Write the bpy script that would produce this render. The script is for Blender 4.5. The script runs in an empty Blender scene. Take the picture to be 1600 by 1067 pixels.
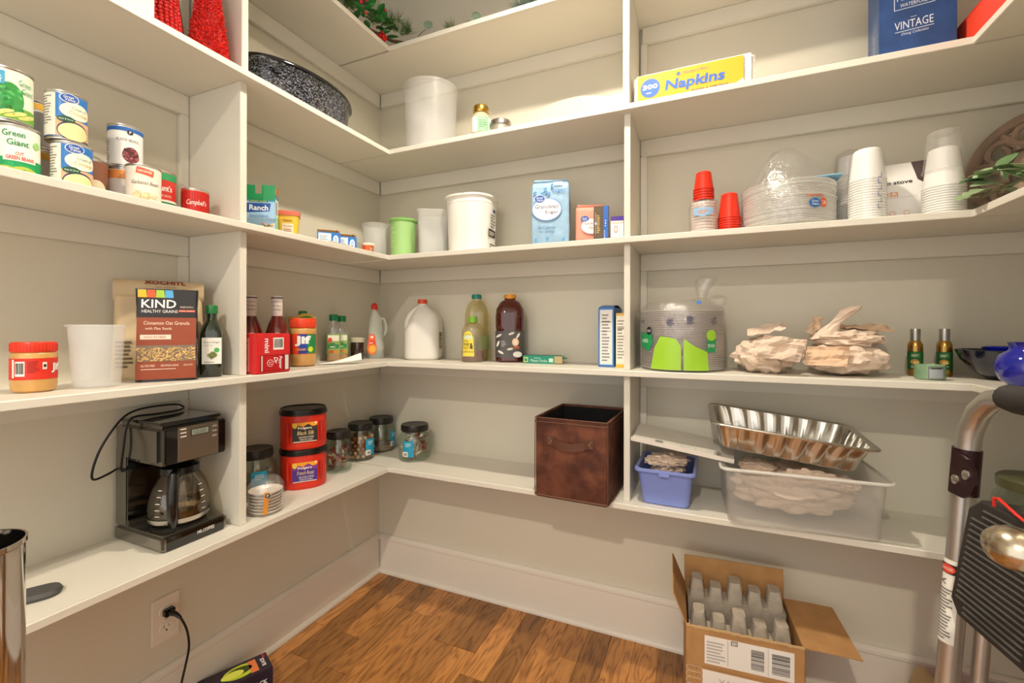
import bpy, bmesh, math, random
from mathutils import Vector, Matrix, noise
random.seed(7)
SC = bpy.context.scene
COL = SC.collection
R = math.radians

# ------------------------------------------------------------------ camera, world, lamps, exposure
cam = bpy.data.objects.new('camera', bpy.data.cameras.new('camera'))
COL.objects.link(cam)
cam.data.sensor_width = 36.0
cam.data.lens = 701.2 * 36 / 1600
cam.data.shift_y = -(533.5 - 513.04) / 1600
cam.data.clip_start = 0.02
cam.matrix_world = Matrix.Translation((1.385, -1.6566, 1.1084)) @ Matrix.Rotation(0.4091, 4, 'Z') @ Matrix.Rotation(R(90), 4, 'X') @ Matrix.Rotation(0.0016, 4, 'Z')
SC.camera = cam
world = bpy.data.worlds.new('house_light')
SC.world = world
world.use_nodes = True
world.node_tree.nodes['Background'].inputs[0].default_value = (1.0, 0.97, 0.92, 1)
world.node_tree.nodes['Background'].inputs[1].default_value = 1.6
LAMP = 1650.0          # emission of the pantry bulb
HALL = 2300.0          # emission of the bulb in the room outside
SC.view_settings.view_transform = 'Standard'
SC.view_settings.look = 'None'
SC.view_settings.gamma = 1.0
SC.view_settings.use_curve_mapping = False
SC.view_settings.exposure = 0.0

# ------------------------------------------------------------------ materials
def lin(h):
    h = h.lstrip('#')
    out = []
    for i in (0, 2, 4):
        c = int(h[i:i+2], 16) / 255
        out.append(c / 12.92 if c <= .04045 else ((c + .055) / 1.055) ** 2.4)
    return (*out, 1)
_mats = {}
def mat(name, col='ffffff', rough=.5, metal=0, spec=.5, coat=0, bump=0, bscale=200, var=0, vscale=15, trans=0, ior=1.45, emit=0, col2=None, stretch=(1, 1, 1)):
    if name in _mats: return _mats[name]
    m = bpy.data.materials.new(name); m.use_nodes = True
    nt = m.node_tree; b = nt.nodes['Principled BSDF']; L = nt.links.new
    b.inputs['Base Color'].default_value = lin(col)
    b.inputs['Roughness'].default_value = rough
    b.inputs['Metallic'].default_value = metal
    b.inputs['Specular IOR Level'].default_value = spec
    b.inputs['Coat Weight'].default_value = coat
    b.inputs['Transmission Weight'].default_value = trans
    b.inputs['IOR'].default_value = ior
    if emit:
        b.inputs['Emission Color'].default_value = lin(col); b.inputs['Emission Strength'].default_value = emit
    if bump or var or col2:
        tc = nt.nodes.new('ShaderNodeTexCoord'); mp = nt.nodes.new('ShaderNodeMapping')
        mp.inputs['Scale'].default_value = stretch
        L(tc.outputs['Object'], mp.inputs['Vector'])
    if var or col2:
        n = nt.nodes.new('ShaderNodeTexNoise'); n.inputs['Scale'].default_value = vscale; n.inputs['Detail'].default_value = 6
        L(mp.outputs[0], n.inputs['Vector'])
        r = nt.nodes.new('ShaderNodeValToRGB')
        a = lin(col); c2 = lin(col2) if col2 else tuple(x * (1 - var) for x in a[:3]) + (1,)
        r.color_ramp.elements[0].position = .38; r.color_ramp.elements[1].position = .62
        r.color_ramp.elements[0].color = a; r.color_ramp.elements[1].color = c2
        L(n.outputs['Fac'], r.inputs['Fac']); L(r.outputs['Color'], b.inputs['Base Color'])
    if bump:
        n2 = nt.nodes.new('ShaderNodeTexNoise'); n2.inputs['Scale'].default_value = bscale; n2.inputs['Detail'].default_value = 4
        L(mp.outputs[0], n2.inputs['Vector'])
        bp = nt.nodes.new('ShaderNodeBump'); bp.inputs['Strength'].default_value = bump; bp.inputs['Distance'].default_value = .003
        L(n2.outputs['Fac'], bp.inputs['Height']); L(bp.outputs['Normal'], b.inputs['Normal'])
    _mats[name] = m
    return m
def thin(name, col='ffffff', fac=.3, rough=.1, bump=0, bscale=60, tint='ffffff', spec=.5):
    """thin see-through plastic or glass sheet: part of the light goes straight through, the rest is a glossy surface"""
    if name in _mats: return _mats[name]
    m = bpy.data.materials.new(name); m.use_nodes = True
    nt = m.node_tree; b = nt.nodes['Principled BSDF']; L = nt.links.new
    b.inputs['Base Color'].default_value = lin(col); b.inputs['Roughness'].default_value = rough
    b.inputs['Specular IOR Level'].default_value = spec
    t = nt.nodes.new('ShaderNodeBsdfTransparent'); t.inputs['Color'].default_value = lin(tint)
    mx = nt.nodes.new('ShaderNodeMixShader'); mx.inputs[0].default_value = fac
    L(t.outputs[0], mx.inputs[1]); L(b.outputs[0], mx.inputs[2]); L(mx.outputs[0], nt.nodes['Material Output'].inputs['Surface'])
    if bump:
        tc = nt.nodes.new('ShaderNodeTexCoord')
        n2 = nt.nodes.new('ShaderNodeTexNoise'); n2.inputs['Scale'].default_value = bscale; n2.inputs['Detail'].default_value = 5
        L(tc.outputs['Object'], n2.inputs['Vector'])
        bp = nt.nodes.new('ShaderNodeBump'); bp.inputs['Strength'].default_value = bump; bp.inputs['Distance'].default_value = .01
        L(n2.outputs['Fac'], bp.inputs['Height']); L(bp.outputs['Normal'], b.inputs['Normal'])
    _mats[name] = m
    return m
def film(name, fac=.14, rough=.1, bump=0, bscale=60, tint='ffffff', haze=0.0):
    """clear film or glass wall: light passes, a share is mirrored, a little is scattered"""
    if name in _mats: return _mats[name]
    m = bpy.data.materials.new(name); m.use_nodes = True
    nt = m.node_tree; nt.nodes.remove(nt.nodes['Principled BSDF']); L = nt.links.new
    t = nt.nodes.new('ShaderNodeBsdfTransparent'); t.inputs['Color'].default_value = lin(tint)
    g = nt.nodes.new('ShaderNodeBsdfAnisotropic'); g.inputs['Roughness'].default_value = rough
    df = nt.nodes.new('ShaderNodeBsdfDiffuse'); df.inputs['Color'].default_value = lin('e8e6e2')
    m1 = nt.nodes.new('ShaderNodeMixShader'); m1.inputs[0].default_value = haze
    m2 = nt.nodes.new('ShaderNodeMixShader'); m2.inputs[0].default_value = fac
    L(t.outputs[0], m1.inputs[1]); L(df.outputs[0], m1.inputs[2]); L(m1.outputs[0], m2.inputs[1]); L(g.outputs[0], m2.inputs[2]); L(m2.outputs[0], nt.nodes['Material Output'].inputs['Surface'])
    if bump:
        tc = nt.nodes.new('ShaderNodeTexCoord'); n2 = nt.nodes.new('ShaderNodeTexNoise'); n2.inputs['Scale'].default_value = bscale; n2.inputs['Detail'].default_value = 5
        L(tc.outputs['Object'], n2.inputs['Vector']); bp = nt.nodes.new('ShaderNodeBump'); bp.inputs['Strength'].default_value = bump; bp.inputs['Distance'].default_value = .01
        L(n2.outputs['Fac'], bp.inputs['Height']); L(bp.outputs['Normal'], g.inputs['Normal'])
    _mats[name] = m
    return m
def smooth(pts, k=5):
    P = [Vector(p) for p in pts]; out = []
    for i in range(len(P)-1):
        a, b, c, d_ = P[max(i-1, 0)], P[i], P[i+1], P[min(i+2, len(P)-1)]
        for j in range(k):
            t = j/k; out.append(tuple(.5*((2*b) + (c-a)*t + (2*a-5*b+4*c-d_)*t*t + (3*b-a-3*c+d_)*t**3)))
    return out + [tuple(P[-1])]
def ink(col): return mat('print_' + col, col, .5)

# ------------------------------------------------------------------ mesh helpers
def circ(r, n=28, ry=None):
    ry = r if ry is None else ry
    return [(r * math.cos(2 * math.pi * i / n), ry * math.sin(2 * math.pi * i / n)) for i in range(n)]
def rr(w, d, r, n=5):
    r = min(r, w / 2 - 1e-4, d / 2 - 1e-4); pts = []
    for cx, cy, a0 in ((w/2-r, d/2-r, 0), (-w/2+r, d/2-r, 90), (-w/2+r, -d/2+r, 180), (w/2-r, -d/2+r, 270)):
        for i in range(n + 1):
            a = R(a0 + 90 * i / n); pts.append((cx + r * math.cos(a), cy + r * math.sin(a)))
    return pts
def ring(o, z, dx=0, dy=0, s=1): return [(x * s + dx, y * s + dy, z) for x, y in o]
class MB:
    def __init__(self): self.v = []; self.f = []; self.m = None
    def add(self, v, f):
        o = len(self.v)
        self.v += [tuple(self.m @ Vector(p)) for p in v] if self.m else [tuple(p) for p in v]
        self.f += [tuple(i + o for i in q) for q in f]; return self
    def loft(self, rings, cap0=True, cap1=True, closed=True):
        n = len(rings[0]); v = [p for r in rings for p in r]; f = []
        for k in range(len(rings) - 1):
            for i in range(n if closed else n - 1):
                j = (i + 1) % n
                f.append((k*n+i, k*n+j, (k+1)*n+j, (k+1)*n+i))
        if cap0: f.append(tuple(reversed(range(n))))
        if cap1: f.append(tuple(range((len(rings)-1)*n, len(rings)*n)))
        return self.add(v, f)
    def lathe(self, prof, n=28, cx=0, cy=0, z0=0):
        return self.loft([ring(circ(max(r, 2e-4), n), z + z0, cx, cy) for r, z in prof])
    def box(self, cx, cy, cz, sx, sy, sz, bev=0):
        """centre and size"""
        if not bev:
            x, y, z = sx/2, sy/2, sz/2
            v = [(cx+a*x, cy+b*y, cz+c*z) for c in (-1, 1) for b in (-1, 1) for a in (-1, 1)]
            return self.add(v, [(0,2,3,1), (4,5,7,6), (0,1,5,4), (2,6,7,3), (0,4,6,2), (1,3,7,5)])
        bm = bmesh.new(); bmesh.ops.create_cube(bm, size=1)
        for q in bm.verts: q.co = Vector((q.co.x*sx+cx, q.co.y*sy+cy, q.co.z*sz+cz))
        bmesh.ops.bevel(bm, geom=bm.edges[:], offset=min(bev, min(sx, sy, sz)*.49), segments=2, affect='EDGES')
        bm.verts.index_update()
        self.add([q.co[:] for q in bm.verts], [[q.index for q in fc.verts] for fc in bm.faces]); bm.free(); return self
    def tube(self, pts, r, n=8, caps=True):
        P = [Vector(p) for p in pts]; rs = r if isinstance(r, (list, tuple)) else [r] * len(P)
        t = (P[1]-P[0]).normalized(); u = t.orthogonal().normalized(); rings = []
        for i, p in enumerate(P):
            t2 = (P[min(i+1, len(P)-1)] - P[max(i-1, 0)]).normalized()
            u = (u - t2 * u.dot(t2)).normalized(); w = t2.cross(u)
            rings.append([tuple(p + (u*math.cos(2*math.pi*k/n) + w*math.sin(2*math.pi*k/n)) * rs[i]) for k in range(n)])
        return self.loft(rings, caps, caps)
    def ico(self, c, r, sub=2, sc=(1, 1, 1), fn=None):
        bm = bmesh.new(); bmesh.ops.create_icosphere(bm, subdivisions=sub, radius=1)
        for q in bm.verts:
            k = fn(q.co) if fn else 1
            q.co = Vector((q.co.x*sc[0], q.co.y*sc[1], q.co.z*sc[2])) * (r * k) + Vector(c)
        bm.verts.index_update()
        self.add([q.co[:] for q in bm.verts], [[q.index for q in fc.verts] for fc in bm.faces]); bm.free(); return self
    def sheet(self, fn, nu, nv, th=.0008):
        """surface fn(u,v)->(x,y,z) with thickness th along its normal"""
        g = [[Vector(fn(i/nu, j/nv)) for i in range(nu+1)] for j in range(nv+1)]
        top, bot = [], []
        for j in range(nv+1):
            for i in range(nu+1):
                du = g[j][min(i+1, nu)] - g[j][max(i-1, 0)]; dv = g[min(j+1, nv)][i] - g[max(j-1, 0)][i]
                nn = du.cross(dv); nn = nn.normalized() if nn.length > 1e-12 else Vector((0, 0, 1))
                top.append(g[j][i] + nn*th/2); bot.append(g[j][i] - nn*th/2)
        N = len(top); f = []; W = nu + 1
        for j in range(nv):
            for i in range(nu):
                a = j*W+i; f.append((a, a+1, a+1+W, a+W)); f.append((N+a, N+a+W, N+a+1+W, N+a+1))
        for i in range(nu):
            f.append((i, N+i, N+i+1, i+1)); a = nv*W+i; f.append((a, a+1, N+a+1, N+a))
        for j in range(nv):
            a = j*W; f.append((a, a+W, N+a+W, N+a)); a = j*W+nu; f.append((a, N+a, N+a+W, a+W))
        return self.add([tuple(p) for p in top+bot], f)
    def wob(self, amp, scale, seed=0, keepz=None):
        """crease the surface with noise; points at or under keepz stay put"""
        out = []
        for p in self.v:
            q = Vector(p); k = 1 if keepz is None else max(0, min(1, (q.z - keepz) / .02))
            out.append(tuple(q + noise.noise_vector(q*scale + Vector((seed, seed*1.7, 0))) * amp * k))
        self.v = out; return self
    def build(self, name, m, parent=None, smooth=38):
        me = bpy.data.meshes.new(name); me.from_pydata(self.v, [], self.f); me.update()
        bm = bmesh.new(); bm.from_mesh(me); bmesh.ops.recalc_face_normals(bm, faces=bm.faces[:]); bm.to_mesh(me); bm.free()
        if smooth:
            me.polygons.foreach_set('use_smooth', [True] * len(me.polygons)); me.set_sharp_from_angle(angle=R(smooth))
        me.materials.append(m)
        o = bpy.data.objects.new(name, me); COL.objects.link(o)
        if parent: o.parent = parent
        return o
def tag(o, label, cat, group=None):
    o['label'] = label; o['category'] = cat
    if group: o['group'] = group
    return o
def thing(name, label, cat, loc, rot=0, group=None, tilt=(0, 0)):
    o = bpy.data.objects.new(name, None); COL.objects.link(o); o.empty_display_size = .05
    o.location = loc; o.rotation_euler = (R(tilt[0]), R(tilt[1]), R(rot))
    return tag(o, label, cat, group)
def struct(o): o['kind'] = 'structure'; return o
def stuff(o): o['kind'] = 'stuff'; return o

# ------------------------------------------------------------------ flat print and lettering that follows a surface
_tx = {}
def text2d(s, shear, bold):
    k = (s, shear, bold)
    if k in _tx: return _tx[k]
    cu = bpy.data.curves.new('lettering', 'FONT'); cu.body = s; cu.resolution_u = 2; cu.shear = shear; cu.offset = bold
    ob = bpy.data.objects.new('lettering', cu); me = bpy.data.meshes.new_from_object(ob)
    v = [(p.co.x, p.co.y) for p in me.vertices]; f = [tuple(p.vertices) for p in me.polygons]
    bpy.data.objects.remove(ob); bpy.data.curves.remove(cu); bpy.data.meshes.remove(me)
    x0, x1 = min(p[0] for p in v), max(p[0] for p in v); y0, y1 = min(p[1] for p in v), max(p[1] for p in v)
    v = [((x-x0)/(x1-x0)-.5, (y-y0)/(y1-y0)-.5) for x, y in v]
    _tx[k] = (v, f); return _tx[k]
def flat(y, x=0):
    return lambda u, v, h: (u + x, y - h, v)
def side(x):                      # the face looking towards local +X; u runs away from the front
    return lambda u, v, h: (x + h, u, v)
def lside(x):                     # the face looking towards local -X; u runs towards the front
    return lambda u, v, h: (x - h, -u, v)
def topf(z): return lambda u, v, h: (u, v, z + h)
def round_(r, r1=None, H=1, ang=0):
    def g(u, v, h):
        q = r if r1 is None else r + (r1 - r) * v / H
        a = u / r + R(ang); return ((q+h)*math.sin(a), -(q+h)*math.cos(a), v)
    return g
class Dec:
    def __init__(self, parent, mp, step=None):
        self.mp = mp; self.s = step; self.d = {}; self.p = parent; self.n = 0
        if parent.type == 'EMPTY':
            ch = list(parent.children)
            for test in (lambda n: n in ('label', 'paper_label', 'wrap', 'bag_film'), lambda n: n == 'box_body', lambda n: n.endswith('_body') or n in ('box_walls', 'board')):
                ok = [c for c in ch if test(c.name.split('.')[0])]
                if ok: self.p = ok[0]; break
    def put(self, v, f, col, l, name):
        if self.s:
            bm = bmesh.new(); vs = [bm.verts.new((x, y, 0)) for x, y in v]
            for q in f:
                try: bm.faces.new([vs[i] for i in q])
                except ValueError: pass
            a, b = min(x for x, y in v), max(x for x, y in v); k = math.ceil(a / self.s)
            while k * self.s < b:
                bmesh.ops.bisect_plane(bm, geom=bm.verts[:] + bm.edges[:] + bm.faces[:], plane_co=(k*self.s, 0, 0), plane_no=(1, 0, 0)); k += 1
            bm.verts.index_update(); v = [(q.co.x, q.co.y) for q in bm.verts]; f = [[q.index for q in fc.verts] for fc in bm.faces]; bm.free()
        m = col if not isinstance(col, str) else ink(col)
        if name in ('print', 'lettering', 'pattern', 'label', 'green_panel', 'lime_panel', 'can_picture', 'slice_picture', 'apple_picture', 'photo'): self.n += 1; key = (name, self.n)
        else: key = (name, m.name)
        mb = self.d.setdefault(key, (MB(), m))[0]
        mb.add([self.mp(x, y, .0004 * l) for x, y in v], f); return self
    def poly(self, pts, col, l=1, name='print'): return self.put(pts, [tuple(range(len(pts)))], col, l, name)
    def rect(self, u0, v0, u1, v1, col, l=1, name='print'): return self.poly([(u0, v0), (u1, v0), (u1, v1), (u0, v1)], col, l, name)
    def ell(self, u, v, a, b, col, l=1, name='print', n=24, rot=0):
        c, s = math.cos(R(rot)), math.sin(R(rot))
        return self.poly([(u + x*c - y*s, v + x*s + y*c) for x, y in circ(a, n, b)], col, l, name)
    def text(self, s, u, v, w, h, col, l=3, shear=0, bold=0, rot=0, name='lettering'):
        tv, tf = text2d(s, shear, bold); c, q = math.cos(R(rot)), math.sin(R(rot))
        return self.put([(u + x*w*c - y*h*q, v + x*w*q + y*h*c) for x, y in tv], tf, col, l, name)
    def lines(self, u0, v0, u1, v1, n, col, l=2, vert=False, name='small_print', seed=1):
        rnd = random.Random(seed)
        for i in range(n):
            if vert:
                w = (u1-u0)/n; a = u0 + i*w; self.rect(a, v0, a + w*rnd.uniform(.25, .7), v1, col, l, name)
            else:
                hh = (v1-v0)/n; b = v0 + i*hh; self.rect(u0, b, u0 + (u1-u0)*rnd.uniform(.6, 1), b + hh*.45, col, l, name)
        return self
    def barcode(self, u0, v0, u1, v1, l=1, vert=True, n=14):
        self.rect(u0, v0, u1, v1, 'f2efe8', l, 'barcode_panel'); m = (u1-u0)*.08; k = (v1-v0)*.1
        rnd = random.Random(3)
        for i in range(n):
            if vert:
                w = (u1-u0-2*m)/n; a = u0+m+i*w; self.rect(a, v0+k*1.6, a+w*rnd.uniform(.3, .75), v1-k, '2a2826', l+1, 'barcode')
            else:
                w = (v1-v0-2*k)/n; a = v0+k+i*w; self.rect(u0+m, a, u1-m, a+w*rnd.uniform(.3, .75), '2a2826', l+1, 'barcode')
        return self
    def done(self):
        for (name, _), (mb, m) in self.d.items(): mb.build(name, m, self.p, 0)

# ------------------------------------------------------------------ shared materials
PAINT = mat('white_shelf_paint', 'dfdacd', .42, bump=.05, bscale=90)
WALLP = mat('greige_wall_paint', 'd6d0bf', .5, bump=.06, bscale=140)
TRIM = mat('white_trim_paint', 'e6dfd3', .4)
STEEL = mat('tin_steel', 'c9c6c0', .28, 1)
CHROME = mat('chrome', 'd8d5d0', .07, 1)
BLACK = mat('black_plastic', '0d0c0c', .22, coat=.3)
DARK = mat('dark_rubber', '2b2928', .6)
CARD = mat('brown_cardboard', 'b98b58', .8, var=.12, vscale=30, bump=.1)
CARDIN = mat('cardboard_grey', 'cfcabf', .8, var=.06)
KRAFT = mat('packing_paper', 'e0cab6', .8, var=.06, vscale=8)
FROST = thin('frosted_plastic', 'eeeeec', .23, .35)
CLEAR = film('clear_plastic', .1, .08)
GLASS = film('clear_glass', .08, .04, tint='f6faf6')
BAG = film('clear_bag_film', .16, .12, .9, 45, haze=.07)
WHITEP = mat('white_plastic', 'efece4', .35)
WHITEFOAM = mat('white_foam', 'f1efea', .6)

# ------------------------------------------------------------------ room shell
D = .2676; W = 2.2227; FRONT = -2.0
Z = {5: .5565, 4: .9626, 3: 1.3702, 2: 1.7744, 1: 2.1719}
TH = .018
T = {k: v + TH + .0004 for k, v in Z.items()}
CEIL = 2.62
fl = struct(MB().box(W/2, -1.5, -.03, W+.3, 3.4, .03).build('floor', mat('subfloor', '3a2413', .9)))
def plank_mat():
    m = bpy.data.materials.new('oak_plank'); m.use_nodes = True
    nt = m.node_tree; b = nt.nodes['Principled BSDF']; L = nt.links.new
    tc = nt.nodes.new('ShaderNodeTexCoord'); oi = nt.nodes.new('ShaderNodeObjectInfo')
    off = nt.nodes.new('ShaderNodeVectorMath'); off.operation = 'SCALE'; off.inputs[0].default_value = (37, 91, 13)
    L(oi.outputs['Random'], off.inputs['Scale'])
    ad = nt.nodes.new('ShaderNodeVectorMath'); L(tc.outputs['Object'], ad.inputs[0]); L(off.outputs[0], ad.inputs[1])
    mp = nt.nodes.new('ShaderNodeMapping'); mp.inputs['Scale'].default_value = (9, 1.6, 1); L(ad.outputs[0], mp.inputs['Vector'])
    n0 = nt.nodes.new('ShaderNodeTexNoise'); n0.inputs['Scale'].default_value = 1.4; n0.inputs['Detail'].default_value = 3; L(mp.outputs[0], n0.inputs['Vector'])
    ml = nt.nodes.new('ShaderNodeMath'); ml.operation = 'MULTIPLY'; ml.inputs[1].default_value = 11; L(n0.outputs['Fac'], ml.inputs[0])
    fr = nt.nodes.new('ShaderNodeMath'); fr.operation = 'PINGPONG'; fr.inputs[1].default_value = .5; L(ml.outputs[0], fr.inputs[0])
    mp2 = nt.nodes.new('ShaderNodeMapping'); mp2.inputs['Scale'].default_value = (260, 9, 1); L(ad.outputs[0], mp2.inputs['Vector'])
    n1 = nt.nodes.new('ShaderNodeTexNoise'); n1.inputs['Scale'].default_value = 1; n1.inputs['Detail'].default_value = 5; L(mp2.outputs[0], n1.inputs['Vector'])
    r = nt.nodes.new('ShaderNodeValToRGB'); e = r.color_ramp.elements
    e[0].position = .05; e[0].color = lin('3f2410'); e[1].position = .55; e[1].color = lin('b27a3a')
    k = e.new(.2); k.color = lin('74461d'); k = e.new(.34); k.color = lin('a06a2f')
    mix = nt.nodes.new('ShaderNodeMix'); mix.data_type = 'FLOAT'; mix.inputs[0].default_value = .5
    L(fr.outputs[0], mix.inputs[2]); L(n1.outputs['Fac'], mix.inputs[3]); L(mix.outputs[0], r.inputs['Fac'])
    hv = nt.nodes.new('ShaderNodeHueSaturation'); mr = nt.nodes.new('ShaderNodeMapRange')
    mr.inputs['To Min'].default_value = .7; mr.inputs['To Max'].default_value = 1.55
    L(oi.outputs['Random'], mr.inputs['Value']); L(mr.outputs[0], hv.inputs['Value']); hv.inputs['Saturation'].default_value = .96
    L(r.outputs['Color'], hv.inputs['Color']); L(hv.outputs[0], b.inputs['Base Color'])
    b.inputs['Roughness'].default_value = .33
    bp = nt.nodes.new('ShaderNodeBump'); bp.inputs['Strength'].default_value = .12; bp.inputs['Distance'].default_value = .001
    L(n1.outputs['Fac'], bp.inputs['Height']); L(bp.outputs[0], b.inputs['Normal'])
    return m
PLANK = plank_mat()
PW = .0826; rnd = random.Random(21); plank_mesh = {}
for i in range(27):
    y = 0
    first = True
    while y > -2.45:
        ln = rnd.choice([.35, .5, .65, .8, 1.0]) if not first else rnd.choice([.2, .4, .3, .55, .7])
        first = False
        key = round(ln, 2)
        if key not in plank_mesh:
            o = MB().box(0, 0, -.0075, PW-.0007, ln-.0007, .015, .0007).build('plank', PLANK, fl); plank_mesh[key] = o.data
        else:
            o = bpy.data.objects.new('plank', plank_mesh[key]); COL.objects.link(o); o.parent = fl
        o.location = (PW*(i+.5), y-ln/2, 0); y -= ln
struct(MB().box(-.06, -1.1, 1.31, .12, 2.44, 2.65).build('wall_left', WALLP))
struct(MB().box(W/2, .06, 1.31, W+.24, .12, 2.65).build('wall_back', WALLP))
struct(MB().box(W+.06, -1.1, 1.31, .12, 2.44, 2.65).build('wall_right', WALLP))
struct(MB().box(W/2, -1.6, CEIL+.05, W+.3, 3.4, .1).build('ceiling', mat('ceiling_paint', 'eceae4', .7)))
def base_prof(t=.016, h=.168): return [(0, 0), (t, 0), (t, h-.022), (t+.004, h-.018), (t+.004, h-.008), (t-.002, h-.003), (t-.006, h), (0, h)]
def run_profile(prof, a, b, side_):
    """extrude (out, z) profile from a to b along a wall; side_ = inward normal"""
    n = Vector((*side_, 0)); A, B_ = Vector((*a, 0)), Vector((*b, 0))
    return MB().loft([[tuple(A + n*o + Vector((0, 0, z))) for o, z in prof], [tuple(B_ + n*o + Vector((0, 0, z))) for o, z in prof]])
for nm, a, b, s in (('baseboard_left', (0, -.0005), (0, -2.2), (1, 0)), ('baseboard_back', (.021, 0), (W-.021, 0), (0, -1)), ('baseboard_right', (W, -.0005), (W, -2.2), (-1, 0))):
    o = struct(run_profile([(q, z+.0004) for q, z in base_prof()], a, b, s).build(nm, TRIM, None, 20))
    i = .017
    a2, b2 = [(v[0]+s[0]*i, v[1]+s[1]*i) for v in (a, b)]
    run_profile([(0, .0004), (.011, .0004), (.011, .008), (.007, .015), (0, .018)], a2, b2, s).build('shoe_molding', TRIM, o, 20)

# ------------------------------------------------------------------ shelf boards with edging and wall cleats
names = {1: 'top shelf with greenery', 2: 'second shelf from the top', 3: 'middle shelf', 4: 'second shelf from the floor', 5: 'lowest shelf'}
YL = -.8305; XR = 1.159; SETL = .034; SETR = .027    # divider planes
def edge_strip(a, b, n, z):
    # rounded front edging
    pr = [(0, 0), (.005, 0), (.0065, .0015), (.0065, TH-.002), (.005, TH), (0, TH)]
    return run_profile([(o, z+q) for o, q in pr], a, b, n)
CL = .058
for k in (1, 2, 3, 4, 5):
    z = Z[k]
    b = thing('shelf_board', f'long white shelf board on the back wall, {names[k]}', 'shelf', (0, 0, 0))
    MB().box(W/2, -(D-.007)/2, z+TH/2, W-.0006, D-.0075, TH).build('board', PAINT, b, 0)
    edge_strip((D-.006, -D+.0066), (W-D+.006, -D+.0066), (0, -1), z).build('front_edging', PAINT, b, 30)
    e_ = .0155 if k == 1 else .0105
    for x0, x1 in ((.019, XR-e_), (XR+e_, W-.019)):
        MB().box((x0+x1)/2, -.009, z-CL/2-.0002, x1-x0, .0175, CL, .002).build('wall_cleat', PAINT, b, 0)
    l = thing('shelf_board', f'white shelf board along the wall with the outlet, {names[k]}', 'shelf', (0, 0, 0))
    y0, y1 = -D-.0002, -2.1
    MB().box((D-.007)/2+.0002, (y0+y1)/2, z+TH/2, D-.0075, y0-y1, TH).build('board', PAINT, l, 0)
    edge_strip((D-.0066, y0), (D-.0066, y1), (1, 0), z).build('front_edging', PAINT, l, 30)
    for a, c in ((-.019, YL+e_), (YL-e_, y1)):
        MB().box(.009, (a+c)/2, z-CL/2-.0002, .0175, abs(a-c), CL, .002).build('wall_cleat', PAINT, l, 0)
    r_ = thing('shelf_board', f'white shelf board on the wall behind the step ladder, {names[k]}', 'shelf', (0, 0, 0))
    MB().box(W-(D-.007)/2-.0002, (y0+y1)/2, z+TH/2, D-.0075, y0-y1, TH).build('board', PAINT, r_, 0)
    edge_strip((W-D+.0066, y0), (W-D+.0066, y1), (-1, 0), z).build('front_edging', PAINT, r_, 30)
    MB().box(W-.009, (-.019+y1)/2, z-CL/2-.0002, .0175, abs(y1)-.019, CL, .002).build('wall_cleat', PAINT, r_, 0)
between = {(5, 4): 'between the lowest and second shelf', (4, 3): 'between the second and middle shelf', (3, 2): 'between the middle and upper shelf', (2, 1): 'above the second shelf from the top'}
for (lo, hi), txt in between.items():
    z0, z1 = Z[lo]+TH+.0002, Z[hi]-.0002
    dx = .004 if lo == 2 else 0
    o = thing('shelf_divider', f'white upright divider on the wall with the outlet, {txt}', 'divider', (0, 0, 0))
    MB().box((D-SETL)/2+.0002, YL+dx, (z0+z1)/2, D-SETL, .019, z1-z0, .0012).build('panel', PAINT, o, 0)
    MB().box(.009, YL-.0215, (z0+z1-CL)/2, .0175, .022, z1-z0-CL-.001, .0015).build('wall_cleat', PAINT, o, 0)
    o = thing('shelf_divider', f'white upright divider on the back wall, {txt}', 'divider', (0, 0, 0))
    MB().box(XR-dx, -(D-SETR)/2-.0002, (z0+z1)/2, .0185, D-SETR, z1-z0, .0012).build('panel', PAINT, o, 0)
    MB().box(XR+.0215, -.009, (z0+z1-CL)/2, .022, .0175, z1-z0-CL-.001, .0015).build('wall_cleat', PAINT, o, 0)

# ------------------------------------------------------------------ lamps of the place
def ceiling_lamp(label, x, y, z, power):
    t = thing('ceiling_lamp', label, 'lamp', (x, y, CEIL))
    MB().lathe([(0, -.0005), (.09, -.0005), (.09, -.01), (.03, -.018), (.02, -.06), (0, -.06)]).build('canopy', WHITEP, t)
    MB().lathe([(.02, -.026), (.12, -.026), (.12, -.175), (.117, -.175), (.117, -.03), (.02, -.03)], 40).build('cutoff_shade', WHITEP, t)  # unseen drum, added to keep direct bulb light off the upper walls
    MB().ico((0, 0, z-CEIL), .035, 3).build('bulb', mat('lit_bulb_%d_%d' % (power, x*10), 'fff3df', .3, emit=power), t)
ceiling_lamp('round ceiling lamp with an added light blocking drum shade above the pantry floor', 1.08, -.72, 2.515, LAMP)
ceiling_lamp('round ceiling lamp with an added light blocking drum shade outside the pantry doorway', 1.2, -2.75, 2.5, HALL)
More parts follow.
